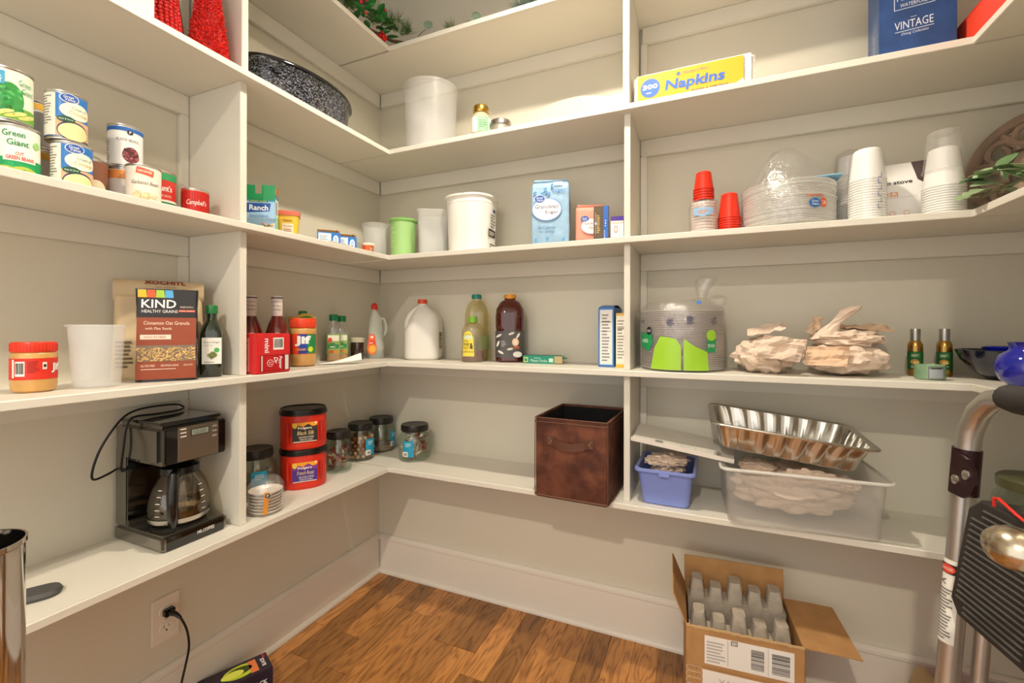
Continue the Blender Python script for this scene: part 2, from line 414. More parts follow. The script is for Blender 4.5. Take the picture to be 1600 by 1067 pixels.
# ------------------------------------------------------------------ tins on the middle shelf
def can(label, x, y, z, r, h, rot, labcol, draw=None, cat='can', band=None):
    t = thing('food_can', label, cat, (x, y, z), rot, 'tins on the middle shelf')
    MB().lathe([(0, 0), (r, 0), (r+.0006, .001), (r+.0006, .003), (r-.001, .005), (r-.001, h-.005), (r+.0006, h-.003), (r+.0006, h-.0008), (r-.0012, h), (r-.002, h-.004), (0, h-.004)], 40).build('can_body', STEEL, t, 30)
    MB().loft([ring(circ(r-.0004, 40), .006), ring(circ(r-.0004, 40), h-.006)], False, False).build('paper_label', mat('paper_' + labcol, labcol, .38), t)
    if draw:
        d = Dec(t, round_(r-.0003), .004); draw(d, r, h); d.done()
    return t
def greenbeans(d, r, h):
    d.rect(-.05, .007, .05, h*.42, '169a58', 1)
    for i in range(11):
        u = -.03+i*.0062; d.ell(u, .014+(i % 3)*.006, .013, .004, ('c9cf6a', 'd9d98c', 'aebd4a')[i % 3], 2, 'bean_picture', 12, 25-i*13 % 60)
    d.rect(-.018, h*.36, .027, h*.53, 'f3efe2', 3); d.text('CUT', .004, h*.49, .011, .006, 'd8392e', 4, bold=.02)
    d.text('GREEN BEANS', .005, h*.415, .038, .0075, 'd8392e', 4, bold=.02)
    d.text('Green', -.004, h*.83, .031, .012, '1c8a4c', 3, bold=.01); d.text('Giant', .002, h*.68, .03, .012, '1c8a4c', 3, bold=.01)
    d.ell(.03, h*.7, .0065, .0075, '9ed07a', 3)
def leafycan(d, r, h):
    d.rect(-.05, .007, .05, h*.3, '6fae3c', 1); d.ell(.0, h*.42, .02, h*.3, '2f8f3c', 1)
    for i in range(26):
        rn = random.Random(i); d.ell(rn.uniform(-.017, .017), rn.uniform(h*.2, h*.62), .005, .0025, ('2c9a4b', '1d7a38', '57b85a')[i % 3], 2, 'leaf_picture', 10, rn.uniform(0, 180))
    for i in range(8): d.ell(-.032+i*.009, .014+(i % 2)*.005, .012, .0038, ('c9cf6a', 'd9d98c')[i % 2], 3, 'bean_picture', 12, 20)
    d.rect(-.04, h*.66, -.006, h*.9, '3aa6d0', 3); d.text('SEA', -.018, h*.82, .016, .008, 'ffffff', 4, bold=.02); d.text('SALT', -.018, h*.72, .018, .008, 'ffffff', 4, bold=.02)
    d.text('Green', .022, h*.76, .02, .011, '1c8a4c', 4); d.text('Giant', .026, h*.62, .02, .011, '1c8a4c', 4)
def cream(d, r, h):
    d.rect(-.055, .007, -.017, h-.007, 'efe7da', 1); d.lines(-.05, h*.3, -.022, h*.9, 11, '8a8684', 2)
    d.rect(-.017, .007, .055, h*.44, 'e0b489', 1); d.ell(.016, h*.62, .027, h*.17, 'f1ead6', 2); d.ell(.012, h*.2, .027, h*.2, '3d2f62', 2); d.ell(.012, h*.19, .025, h*.175, 'ecdca2', 3)
    d.ell(.004, h*.86, .015, h*.1, 'f4f2ec', 2); d.ell(.004, h*.86, .0135, h*.085, '1f55a8', 3); d.text('Great', .003, h*.885, .015, .0055, 'ffffff', 4, .2); d.text('Value', .005, h*.83, .015, .0055, 'ffffff', 4, .2)
    d.text('Cream of', .02, h*.68, .026, .006, '7a9a7c', 3); d.text('Chicken', .02, h*.58, .034, .0075, 'd9b56a', 3)
    d.ell(-.001, h*.42, .0135, h*.065, '1d4d33', 4); d.text('Heat & Serve', -.001, h*.42, .02, .0035, 'e8efe2', 5)
def blackbeans(d, r, h):
    d.rect(-.06, h*.84, .06, h-.007, '1c5fae', 1); d.ell(.01, h*.82, .0058, .0058, '14161c', 2); d.text('P', .01, h*.82, .004, .006, 'f4f4f4', 3, bold=.02)
    d.text('BLACK BEANS', .006, h*.64, .042, .0062, '6f7178', 3); d.ell(.012, h*.3, .0165, h*.18, '5b2026', 1)
    for i in range(34):
        rn = random.Random(i); a = rn.uniform(0, 6.3); q = rn.uniform(0, 1) ** .5; d.ell(.012+.0145*q*math.cos(a), h*.3+h*.16*q*math.sin(a), .004, .0026, ('7c2f35', '4a161c', 'a05a5c')[i % 3], 2, 'bean_picture', 10, rn.uniform(0, 180))
    d.lines(-.05, h*.1, -.03, h*.7, 9, 'b9b9b6', 2)
def garbanzo(d, r, h):
    d.text('Garbanzo Beans', .004, h*.56, .052, .0085, '5d4a3a', 3, .25); d.poly([(-.014, h*.78), (.018, h*.72), (.02, h*.86), (-.012, h*.93)], 'd5593a', 2); d.text('HANOVER', .003, h*.825, .026, .0055, 'f8e6d6', 3, bold=.02, rot=-6)
    for i in range(16):
        rn = random.Random(i+5); d.ell(rn.uniform(-.02, .026), rn.uniform(.012, h*.32), .0058, .005, ('e8c999', 'f0dab4', 'd8b27a')[i % 3], 2+(i % 2), 'bean_picture', 12)
def hunts(d, r, h):
    d.rect(-.05, .007, .05, h*.3, '177a46', 1); d.rect(-.05, h*.78, .05, h-.007, '2a8c52', 1); d.rect(-.05, h*.3, .05, h*.345, 'f2e8dc', 2)
    d.text("Hunt's", .006, h*.6, .034, .0155, 'f6efe6', 3, bold=.02); d.text('PASTA SAUCE', .006, h*.43, .03, .0055, 'f2ddcf', 3); d.text('Traditional', .006, h*.18, .03, .008, 'f3f1e6', 3, .2)
def camp(d, r, h):
    for i in range(16): d.rect(-.05+i*.006, h*.12, -.0475+i*.006, h-.008, 'a51712', 1)
    d.text("Campbell's", .003, h*.52, .044, .017, 'f6efe8', 3, .3); d.rect(-.05, .007, .05, h*.14, 'f1ede4', 2); d.ell(.012, h*.17, .005, .005, 'd6a844', 3)
zc = T[3]
can('white and green tin of green beans, under a leafy printed tin', .135, -1.233, zc, .033, .112, 71, 'eef0e4', greenbeans)
can('tin with leafy green print and blue patch, stacked on a green bean tin', .134, -1.243, zc+.1125, .033, .105, 72, 'e8efdc', leafycan)
can('blue and cream soup tin on the shelf, supporting another alike', .158, -1.158, zc, .0325, .103, 68, '2c76c4', cream)
can('blue and cream soup tin stacked on another alike', .155, -1.166, zc+.1035, .0325, .1, 69, '2c76c4', cream)
can('white tin with yellow rim standing behind the blue soup tins', .062, -1.185, zc, .03, .1, 70, 'cdbfae', lambda d, r, h: d.rect(-.05, h*.78, .05, h-.007, 'e0a72c', 1))
can('white tin with yellow rim stacked behind the blue soup tins', .064, -1.187, zc+.1005, .03, .098, 70, 'd6cfc6', lambda d, r, h: d.rect(-.05, h*.8, .05, h-.007, 'e6b02c', 1))
can('brown fruit tin peeking out between soup and bean tins', .098, -1.1, zc, .029, .1, 64, '8a5a44', lambda d, r, h: (d.ell(.01, h*.3, .02, h*.22, 'e8d9b8', 1), d.ell(.012, h*.18, .014, h*.1, 'd8a445', 2)))
can('white bean tin with blue top band, stacked on an orange banded tin', .097, -1.034, zc+.0985, .0335, .102, 62, 'ece9e6', blackbeans)
can('white tin with orange band beneath the bean tin', .097, -1.035, zc, .033, .098, 64, 'ebe4dc', lambda d, r, h: d.rect(-.05, h*.72, .05, h-.007, 'e2914a', 1))
can('cream tin of chickpeas with cursive lettering', .166, -1.031, zc, .0335, .097, 62, 'efe6d6', garbanzo)
can('red and green tin of pasta sauce beside the chickpeas', .116, -.967, zc, .031, .113, 61, 'c8352b', hunts)
can('short red soup tin with cursive lettering next to the divider', .152, -.906, zc, .031, .079, 59, 'c9231b', camp)

# ------------------------------------------------------------------ second shelf from the top, left of the divider
t = thing('gift_box', 'pale pink and white flat box beside the red beaded cone tree', 'box', (.158, -1.149, T[2]), 90)
MB().box(0, 0, .0555, .21, .15, .11, .002).build('box_body', mat('pink_white_card', 'f1d6d2', .5), t, 0)
MB().box(0, 0, .1125, .214, .154, .004, .001).build('lid', mat('pale_card', 'f5eeea', .5), t, 0)
d = Dec(t, flat(-.075)); d.lines(.02, .05, .08, .07, 2, 'ffffff'); d.done()
RED = mat('red_bead', 'c3120f', .22, coat=.5)
def cone_core(t, r, h, m):
    MB().lathe([(0, 0), (r*.9, 0), (r, .006), (r*.97, .03), (r*.62, h*.5), (r*.12, h*.97), (0, h)], 32).build('cone_body', m, t)
def cone_r(r, h, z): return r*(1-.03*min(1, z/.03)) if z < .03 else r*(.97-.35*(z-.03)/(h*.5-.03)) if z < h*.5 else r*(.62-.5*(z-h*.5)/(h*.47))
t = thing('cone_tree', 'red cone shaped decoration covered with shiny beads', 'decoration', (.16, -.99, T[2]), 0, 'cone trees')
cone_core(t, .041, .32, mat('dark_red_cloth', '7c0c0a', .7)); mb = MB(); z_ = .006
while z_ < .31:
    q = cone_r(.041, .32, z_); n = max(4, int(2*math.pi*q/.0104))
    for i in range(n):
        a = 2*math.pi*(i+random.random()*.3)/n; mb.ico((q*math.cos(a), q*math.sin(a), z_+random.uniform(-.001, .001)), .0053, 2)
    z_ += .0092
stuff(mb.build('beads', RED, t, 80))
t = thing('cone_tree', 'fuzzy red cone shaped decoration next to the divider', 'decoration', (.186, -.894, T[2]), 0, 'cone trees')
cone_core(t, .043, .3, mat('red_cloth', '9a1512', .8)); mb = MB(); rn = random.Random(4)
for i in range(6500):
    z_ = .004+.28*rn.random()**1.5; q = cone_r(.043, .3, z_); a = rn.uniform(0, 6.2832); n_ = Vector((math.cos(a), math.sin(a), .2)); p = Vector((q*math.cos(a), q*math.sin(a), z_))
    e = p + n_*rn.uniform(.003, .006) + Vector((rn.uniform(-1, 1), rn.uniform(-1, 1), rn.uniform(-1, 1)))*.004
    u_ = n_.cross(Vector((rn.uniform(-1, 1), rn.uniform(-1, 1), rn.uniform(-1, 1)))).normalized()*.0013; w_ = n_.cross(u_).normalized()*.0013
    mb.add([tuple(p+u_), tuple(p-u_), tuple(p+w_), tuple(e+u_*.7), tuple(e-u_*.7)], [(0, 1, 4, 3), (1, 2, 4), (2, 0, 3), (3, 4, 2)])
stuff(mb.build('fuzz', mat('red_shag', 'dd2a20', .6), t, 0))
t = thing('cone_tree', 'dark green glittery cone decoration behind the two red ones', 'decoration', (.07, -.925, T[2]), 0, 'cone trees')
cone_core(t, .045, .32, mat('green_glitter', '12251f', .35, .3, col2='5f7a70', vscale=420))

# ------------------------------------------------------------------ second shelf from the floor, left of the divider
def jar_pb(label, x, y, z, r, h, rot, lidc, labc, draw, name='peanut_butter_jar'):
    t = thing(name, label, 'jar', (x, y, z), rot)
    MB().lathe([(0, .001), (r*.8, 0), (r*.95, .004), (r, .014), (r, h*.74), (r*.97, h*.78), (r*.9, h*.8), (r*.9, h*.82), (0, h*.82)], 36).build('jar_body', mat('peanut_butter', 'd3a05a', .3, coat=.6, var=.12, vscale=40), t)
    mb = MB().lathe([(0, h*.8), (r*.97, h*.8), (r*.99, h*.81), (r*.99, h*.975), (r*.95, h), (0, h)], 36)
    for i in range(40):
        a = 2*math.pi*i/40; mb.tube([(r*.99*math.cos(a), r*.99*math.sin(a), h*.82), (r*.99*math.cos(a), r*.99*math.sin(a), h*.965)], .0009, 4)
    mb.build('lid', mat('lid_'+lidc, lidc, .35), t)
    MB().loft([ring(circ(r+.0005, 36), h*.26), ring(circ(r+.0005, 36), h*.68)], False, False).build('label', mat('label_'+labc, labc, .4), t)
    d = Dec(t, round_(r+.0006), .004); draw(d, r, h); d.done(); return t
def pbdraw(d, r, h):
    d.rect(-.034, h*.3, -.03, h*.66, 'f4e9e0', 1); d.barcode(-.028, h*.33, -.0125, h*.62, 1); d.lines(-.009, h*.4, .008, h*.64, 7, '9c1c12', 1); d.rect(.012, h*.46, .0185, h*.6, 'f4e9e0', 1); d.ell(.0153, h*.53, .0022, .0034, '3a3633', 2)
    d.text('Jif', .036, h*.48, .02, .02, 'f6f2ee', 2, bold=.04)
jar_pb('peanut butter jar with red lid and barcode, beside an empty clear tub', .15, -1.213, T[4], .0335, .099, 70, 'd8361e', 'd3301f', pbdraw)
def tub(name, label, x, y, z, r0, r1, h, m, rot=0, square=False, lid=None, cat='tub', rim=.004, group=None, sq=.35):
    t = thing(name, label, cat, (x, y, z), rot, group)
    o = (lambda r: rr(2*r, 2*r, r*sq, 6)) if square else (lambda r: circ(r, 36))
    e = .0014
    MB().loft([ring(o(r0*.94), 0), ring(o(r0), .004), ring(o(r0+(r1-r0)*.9), h*.86), ring(o(r1), h*.865), ring(o(r1), h*.96), ring(o(r1+rim), h*.965), ring(o(r1+rim), h), ring(o(r1-e), h), ring(o(r0-e), .005)]).build('tub_body', m, t, 30)
    if lid: MB().loft([ring(o(r1+rim+.001), h-.006), ring(o(r1+rim+.002), h+.001), ring(o(r1+rim-.001), h+.004), ring(o(r1-.004), h+.004), ring(o(r1-.006), h+.002)]).build('lid', lid, t, 30)
    return t
tub('plastic_tub', 'empty translucent round tub beside the peanut butter', .178, -1.124, T[4], .0395, .047, .134, FROST, cat='container')
# stand up granola pouch
t = thing('granola_pouch', 'brown and black granola pouch with clear window, in front of a rolled paper sack', 'pouch', (.178, -.985, T[4]), 56)
def pouch_rings(w, h, dep, n=14, topw=None):
    out = []
    for i in range(n+1):
        v = i/n; k = dep*(1-v**1.6)+.0025*v; ww = w*(1-.03*math.sin(v*3))+(0 if topw is None else (topw-w)*v); out.append(ring(rr(ww, k*2, min(k*.95, .02), 4), h*v))
    return out
PH = .222; PWD = .122
MB().loft(pouch_rings(PWD, PH, .03)).wob(.0022, 38, 3, .002).build('pouch_body', mat('pouch_black', '17151a', .25, coat=.4, bump=.25, bscale=30), t, 60)
def pfront(u, v, h): return (u, -(.03*(1-(v/PH)**1.6)+.0025*v/PH)-.0028-h, v)
d = Dec(t, pfront, .012)
def band(d, v0, v1, col, l, nm, w=.112, n=6):
    for i in range(n): d.rect(-w/2, v0+(v1-v0)*i/n, w/2, v0+(v1-v0)*(i+1)/n, col, l, nm)
band(d, .006, .152, '8d3f22', 1, 'brown_panel', .114, 10); band(d, .152, .219, '17151a', 1, 'black_header')
for i, c in enumerate(('f0b21e', 'e2552a', '9fc43a', '4f9fd8')): d.poly([(-.056+i*.017, .2), (-.039+i*.017, .2), (-.041+i*.017, .2185), (-.056+i*.017, .2185)], c, 2, 'stripe')
d.text('KIND', -.016, .185, .066, .02, 'eceae8', 3, bold=.015); d.text('HEALTHY GRAINS', -.014, .167, .068, .007, 'eceae8', 3); d.text('MADE WITH 5', .038, .178, .026, .004, 'f2d8c0', 3); d.rect(.022, .166, .055, .171, 'c8482c', 2); d.text('SUPER GRAINS', .038, .1685, .03, .003, 'f4dfc8', 3)
d.text('Cinnamon Oat Granola', .0, .139, .088, .0085, 'f4dcc4', 3); d.text('with Flax Seeds', -.016, .126, .05, .006, 'f4dcc4', 3); d.rect(-.05, .1, .008, .111, 'e9d7c6', 2); d.text('HIGH IN FIBER', -.022, .1055, .042, .0055, 'a2633f', 3)
band(d, .048, .086, '7b6a5c', 2, 'window_panel'); d.text('GLUTEN FREE', -.035, .038, .026, .005, 'f0d9c6', 3); d.text('100% WHOLE GRAINS', .006, .038, .034, .005, 'f0d9c6', 3); d.text('NON GMO', .042, .038, .018, .004, 'f0d9c6', 3); d.rect(-.048, .029, .018, .0305, 'e8cdb8', 3); d.done()
mb = MB(); rn = random.Random(8)
for i in range(330):
    u, v = rn.uniform(-.055, .055), rn.uniform(.049, .08); x, y, z_ = pfront(u, v, .0012); mb.ico((x, y, z_), rn.uniform(.0016, .0028), 1, (1, .4, .8))
stuff(mb.build('granola_clusters', mat('granola', 'e0b877', .6, var=.35, vscale=90), t, 60))
# rolled paper sack
t = thing('paper_sack', 'tan paper sack with rolled over top and dark red lettering, behind the granola pouch', 'sack', (.083, -.95, T[4]), 60)
SAND = mat('tan_sack', 'd8c09a', .7, var=.08, bump=.15, bscale=40)
prof = [(.036, 0), (.04, .01), (.038, .07), (.03, .15), (.02, .205)]
mb = MB().loft([ring(rr(.196-.02*(v/.2), 2*k, k*.8, 5), v) for k, v in prof]); mb.wob(.0025, 22, 5, .004).build('sack_body', SAND, t, 60)
mb = MB()
def roll(u, v):
    a = R(-60+300*v); rad = .026-.006*v; return (-.092+.184*u, .004-rad*math.cos(a)*1.0, .222+rad*math.sin(a)*1.15)
mb.sheet(roll, 14, 22, .0012).build('rolled_top', SAND, t, 60)
d = Dec(t, lambda u, v, h: (u, .004-math.cos(v/.026)*.0265-h-.0002, .222+math.sin(v/.026)*.03), None)
d.text('XOCHITL', .01, .0215, .085, .0125, '8c2a26', 2, bold=.03); d.text('(so cheel)', .012, .008, .04, .004, '8a6a4a', 2); d.text('Totopos de Maiz', .008, -.006, .1, .009, '6a5a44', 2, .3); d.done()
d = Dec(t, flat(-.041)); d.lines(-.085, .03, -.05, .1, 7, '6b5840', 2); d.done()
# olive oil
t = thing('olive_oil_bottle', 'dark green olive oil bottle with white label, next to the divider', 'bottle', (.187, -.886, T[4]), 50)
MB().loft([ring(rr(w, w, rd, 5), z_) for w, rd, z_ in ((.046, .01, 0), (.052, .011, .005), (.052, .011, .11), (.046, .016, .128), (.03, .0148, .146), (.025, .0123, .152), (.025, .0123, .17))]).build('bottle_body', mat('dark_green_glass', '17200a', .08, coat=1), t)
MB().lathe([(0, .165), (.0145, .165), (.0145, .184), (.013, .187), (0, .187)], 24).build('cap', mat('green_cap', '1f6b35', .35), t)
MB().box(.004, -.0262, .068, .043, .0006, .068).build('label', mat('label_white', 'eceae0', .5), t, 0)
d = Dec(t, flat(-.0266)); d.text('Extra Virgin', .004, .09, .034, .006, '7b8a70', 2); d.text('OLIVE OIL', -.003, .082, .018, .0035, '7b8a70', 2); d.ell(.015, .07, .006, .006, '4fae54', 1)
for u, v, a in ((.0, .058, 20), (.007, .062, -20), (.004, .052, 0), (.011, .056, 40)): d.ell(u, v, .006, .004, '77803c', 2, 'olive_picture', 14, a)
d.rect(.003, .045, .0045, .056, '6a6a30', 2); d.lines(-.012, .038, .02, .042, 1, '8a8f80'); d.done()

# ------------------------------------------------------------------ coffee maker on the lowest shelf
t = thing('coffee_maker', 'black and brushed steel drip coffee maker with glass pot and coiled cord', 'coffee maker', (.112, -.938, T[5]), 90)
GUN = mat('smoked_chrome', '8a8780', .17, .9)
GLB = mat('gloss_black', '060505', .06, coat=1)
w_, dp = .158, .2           # width (local x), depth (local y): front is local -y
MB().box(0, -.0, .019, w_, dp, .038, .006).build('base', GUN, t, 30)
MB().box(0, .072, .135, w_-.004, .052, .195, .004).build('water_tank', GUN, t, 30)
hd = MB().box(0, .004, .25, w_, dp-.008, .098, .012).build('brew_head', GUN, t, 30)
MB().box(0, .002, .302, w_-.01, dp-.03, .008, .003).build('lid', mat('gloss_dark_lid', '1b1918', .12, coat=1), t, 30)
MB().box(0, .045, .14, w_-.006, .003, .17).build('back_plate', GLB, t, 30)
MB().box(0, -.0975, .25, w_-.012, .008, .088, .003).build('front_panel', GLB, hd, 30)
MB().box(.004, -.1015, .25, .098, .003, .084, .001).build('control_panel', mat('brushed_steel', 'b9b2a4', .25, 1, bump=.1, bscale=300, stretch=(1, 1, 30)), hd, 30)
d = Dec(hd, flat(-.103)); d.rect(-.016, .266, .028, .283, '2c2b28', 1, 'display_bezel'); d.rect(-.014, .268, .026, .281, '8d9486', 2, 'display'); d.text('12:00', .006, .2745, .028, .008, '4c5248', 3)
for i in range(3): d.rect(-.04, .285-i*.009, -.026, .288-i*.009, 'd9d4c8', 1, 'button_print'); d.rect(.036, .285-i*.009, .048, .288-i*.009, '55504a', 1, 'button_print')
d.done()
mb = MB()
for i in range(3): mb.box(.042, -.1035, .28-i*.012, .012, .003, .005, .001)
mb.build('buttons', mat('grey_button', '8d8880', .4), hd, 30)
MB().box(0, -.0985, .0195, w_-.02, .005, .03, .001).build('front_plate', GLB, t, 30)
d = Dec(t, flat(-.1011)); d.text('MR.COFFEE', .022, .02, .042, .0085, 'e8e4dc', 1, bold=.02); d.done()
MB().lathe([(0, .0385), (.058, .0385), (.058, .042), (.05, .0425), (0, .0425)], 36, 0, -.03).build('warming_plate', mat('warming_plate', '1a1817', .3), t)
pot = MB().loft([ring(circ(r, 36), z_, 0, -.03) for r, z_ in ((.052, .043), (.062, .05), (.068, .075), (.067, .1), (.058, .135), (.042, .165), (.036, .172), (.034, .172), (.04, .165), (.056, .135), (.065, .1), (.066, .075), (.06, .052), (.045, .046))]).build('glass_pot', film('pot_glass', .1, .03, tint='efe8da'), t)
MB().lathe([(.037, .166), (.043, .166), (.043, .182), (.03, .19), (0, .19)], 30, 0, -.03).build('pot_collar', BLACK, pot)
MB().loft([ring(circ(.0637, 36), .0525, 0, -.03), ring(circ(.0668, 36), .064, 0, -.03)], False, False).build('steel_band', STEEL, pot)
MB().tube([(-.62*q, -.03-.785*q, z_) for q, z_ in ((.042, .178), (.08, .174), (.094, .14), (.093, .09), (.082, .058), (.066, .052))], [.009, .011, .012, .011, .010, .008], 10).build('pot_handle', BLACK, pot)
d = Dec(pot, lambda u, v, h: ((.0675 if v < .1 else .0675-(v-.1)*.26)*math.sin(u/.06)*1.015, -.03-(.0675 if v < .1 else .0675-(v-.1)*.26)*math.cos(u/.06)*1.015, v))
for s in (-.078, .012):
    for i in range(5): d.rect(s, .075+i*.015, s+.01, .0765+i*.015, 'f2f0e8', 1, 'level_marks')
d.done()
MB().tube(smooth([(-.058, .055, .17), (-.0805, .06, .178), (-.086, .05, .2), (-.087, .04, .24), (-.083, .035, .29), (-.07, .03, .312), (-.02, .03, .311), (.03, .035, .311), (.06, .055, .313), (.05, .075, .322), (-.02, .07, .325), (-.07, .055, .318), (-.1, .052, .29), (-.125, .06, .24), (-.135, .07, .19), (-.128, .078, .168), (-.1, .082, .172), (-.081, .086, .178), (-.0795, .088, .178)]), .0026, 8).build('power_cord', mat('black_cord', '100f0f', .4), t)

# ------------------------------------------------------------------ outlet, plug, steel cylinder, grey handle, box by the baseboard
t = thing('wall_outlet', 'white double wall outlet above the baseboard', 'outlet', (.0004, -.893, .3), 90)
MB().box(0, -.0025, 0, .07, .005, .125, .002).build('face_plate', mat('outlet_white', 'e6dccd', .35), t, 30)
for z_ in (.022, -.024):
    o = MB().loft([[(x, -.005, y+z_) for x, y in rr(.033, .028, .011, 5)], [(x, -.0075, y+z_) for x, y in rr(.0325, .0275, .011, 5)]]).build('receptacle', mat('outlet_white2', 'e9e0d2', .35), t, 30)
    if z_ < 0:
        dd = Dec(o, flat(-.0075)); dd.rect(-.007, z_, -.0055, z_+.008, '1e1b18', 1, 'slot'); dd.rect(.0055, z_, .007, z_+.007, '1e1b18', 1, 'slot'); dd.ell(0, z_-.007, .0026, .0026, '1e1b18', 1, 'slot'); dd.done()
MB().lathe([(0, 0), (.003, 0), (.0025, .0012), (0, .0014)], 12).build('screw', STEEL, t).matrix_local = Matrix.Translation((0, -.005, 0)) @ Matrix.Rotation(R(90), 4, 'X')
t = thing('power_cord', 'black cord plugged into the outlet, hanging to the floor', 'cord', (.0085, -.893, .322), 90)
MB().box(0, -.011, 0, .026, .018, .02, .003).build('plug', BLACK, t, 30)
MB().tube([(0, -.019, 0), (.004, -.036, -.003), (.008, -.048, -.012)], [.008, .006, .0042], 10).build('strain_relief', BLACK, t)
MB().tube(smooth([(.008, -.047, -.01), (.02, -.055, -.05), (.026, -.055, -.1), (.02, -.05, -.15), (.008, -.05, -.2), (-.002, -.052, -.26), (-.008, -.06, -.31), (-.02, -.08, -.3185), (-.06, -.09, -.3185)]), .003, 8).build('cable', mat('black_cord', '100f0f', .4), t)
t = thing('steel_cylinder', 'tall open cylinder of polished steel standing on the floor', 'cylinder', (.51, -1.405, .0005))
MB().lathe([(0, 0), (.052, 0), (.052, .817), (.054, .819), (.054, .825), (.0515, .825), (.0505, .817), (.0505, .01), (0, .01)], 48).build('tube_wall', CHROME, t)
MB().lathe([(.0522, .002), (.055, .002), (.055, .02), (.0522, .024)], 48).build('base_ring', BLACK, t)
t = thing('plastic_paddle', 'flat dark grey plastic paddle lying on the lowest shelf', 'paddle', (.158, -1.235, T[5]), 62)
MB().loft([ring(rr(.115, .046, .022, 6), 0), ring(rr(.12, .052, .025, 6), .006), ring(rr(.112, .044, .021, 6), .013)]).build('paddle_body', mat('charcoal_plastic', '4c4a4a', .5), t)
mb = MB()
for i in range(3): mb.box(-.035+i*.006, 0, .0134, .002, .02, .0012)
mb.build('grip_ridges', DARK, t, 0)
t = thing('accessory_box', 'small dark box with neon green print lying by the baseboard', 'box', (.085, -.757, .0006), 66)
MB().box(0, 0, .034, .2, .085, .068, .001).build('box_body', mat('dark_purple_card', '2b2230', .35), t, 0)
d = Dec(t, topf(.068))
d.ell(.02, .002, .045, .03, 'b8c832', 1); d.ell(.018, .004, .035, .018, '3a4413', 2); d.ell(.0, -.002, .03, .016, 'd3dc54', 3); d.rect(.045, -.03, .066, .03, 'dd7a45', 2); d.text('BLACK', .082, .0, .04, .011, 'f0ecec', 3, bold=.03, rot=90); d.text('FIT', .09, .03, .018, .008, 'd43a44', 3, bold=.03, rot=90); d.done()
d = Dec(t, side(.1)); d.text('BLACK', 0, .045, .05, .014, 'e8e4e4', 1, bold=.03); d.poly([(-.01, .014), (.012, .014), (.0, .03)], 'd43a44', 1); d.done()
d = Dec(t, flat(-.0425)); d.text('BLACK', .06, .034, .05, .014, 'e8e4e4', 1, bold=.03); d.done()
# ------------------------------------------------------------------ top shelf greenery
PINE = mat('pine_green', '54803c', .6, var=.35, vscale=60); LEAFG = mat('holly_green', '318a3c', .4, var=.3, vscale=40); BERRY = mat('berry_red', 'b3141a', .2, coat=.6)
EUC = mat('eucalyptus_leaf', '7f9480', .6, var=.2, vscale=30); TWIG = mat('twig', '5a4630', .8)
def needle_tuft(mb, p, d, n, ln, seed, spread=.8):
    rn = random.Random(seed); d = Vector(d).normalized()
    for i in range(n):
        q = (d + Vector((rn.uniform(-1, 1), rn.uniform(-1, 1), rn.uniform(-1, 1)))*spread).normalized()*ln*rn.uniform(.6, 1)
        o = Vector(p) + Vector((rn.uniform(-1, 1), rn.uniform(-1, 1), rn.uniform(-.4, 1)))*.012
        a = q.cross(Vector((.3, .7, .2))).normalized()*.0009
        mb.add([tuple(o+a), tuple(o-a), tuple(o+a.cross(q).normalized()*.0009), tuple(o+q)], [(0, 1, 3), (1, 2, 3), (2, 0, 3)])
def leaf(mb, p, d, ln, wd, up=(0, 0, 1), curl=.15):
    d = Vector(d).normalized(); s = d.cross(Vector(up)).normalized(); n = s.cross(d); P = Vector(p); top = []; N = 7
    for i in range(N+1):
        k = i/N; w = wd*math.sin(math.pi*min(1, k*.92+.06))**.8; c = P + d*ln*k - n*curl*ln*k*k
        top.append((c - s*w/2 + n*w*.12, c, c + s*w/2 + n*w*.12))
    v = [tuple(x) for t_ in top for x in t_] + [tuple(x - n*.0006) for t_ in top for x in t_]; M_ = 3*(N+1); f = []
    for i in range(N):
        for j in range(2):
            a = i*3+j; f += [(a, a+1, a+4, a+3), (M_+a, M_+a+3, M_+a+4, M_+a+1)]
        f += [(i*3, i*3+3, M_+i*3+3, M_+i*3), (i*3+2, M_+i*3+2, M_+i*3+5, i*3+5)]
    f += [(0, M_, M_+1, 1), (1, M_+1, M_+2, 2), (3*N, 3*N+1, M_+3*N+1, M_+3*N), (3*N+1, 3*N+2, M_+3*N+2, M_+3*N+1)]
    mb.add(v, f)
def round_leaf(t, p, d, r, m, stem_to=None):
    mb = MB(); d = Vector(d).normalized(); u = d.orthogonal().normalized(); w = d.cross(u); c = Vector(p)
    mb.loft([[tuple(c + (u*math.cos(a)+w*math.sin(a))*r*q + d*h) for a in [2*math.pi*i/18 for i in range(18)]] for q, h in ((.97, -.0006), (1, 0), (.6, .002), (.2, .0026))])
    return mb.build('leaf', m, t, 50)
t = thing('evergreen_garland', 'evergreen garland with red berries bunched in the corner of the top shelf', 'garland', (.225, -.3, T[1]))
MB().tube([(-.04, -.24, .03), (-.02, -.16, .025), (0, -.05, .03), (.04, .05, .03), (.1, .09, .025)], .006, 8).build('stem', TWIG, t)
mb = MB(); rn = random.Random(2)
for i in range(26):
    k = i/25; p = (-.04+.14*k**1.3, -.24+.32*k, .03+rn.uniform(0, .06)); needle_tuft(mb, p, (rn.uniform(-.3, .6), rn.uniform(-.4, .6), 1), 42, .055, i)
for i in range(4): needle_tuft(mb, (.0, -.16+i*.012, .07), (.35, .3+i*.15, 1), 60, .125, 60+i, .35)
stuff(mb.build('pine_needles', PINE, t, 0))
for i in range(26):
    rn = random.Random(90+i); mb = MB(); leaf(mb, (rn.uniform(-.0, .07), rn.uniform(-.12, .08), rn.uniform(.02, .075)), (rn.uniform(-.6, 1), rn.uniform(-1, .8), rn.uniform(-.1, .6)), rn.uniform(.04, .065), .022); mb.build('leaf', LEAFG, t, 50)
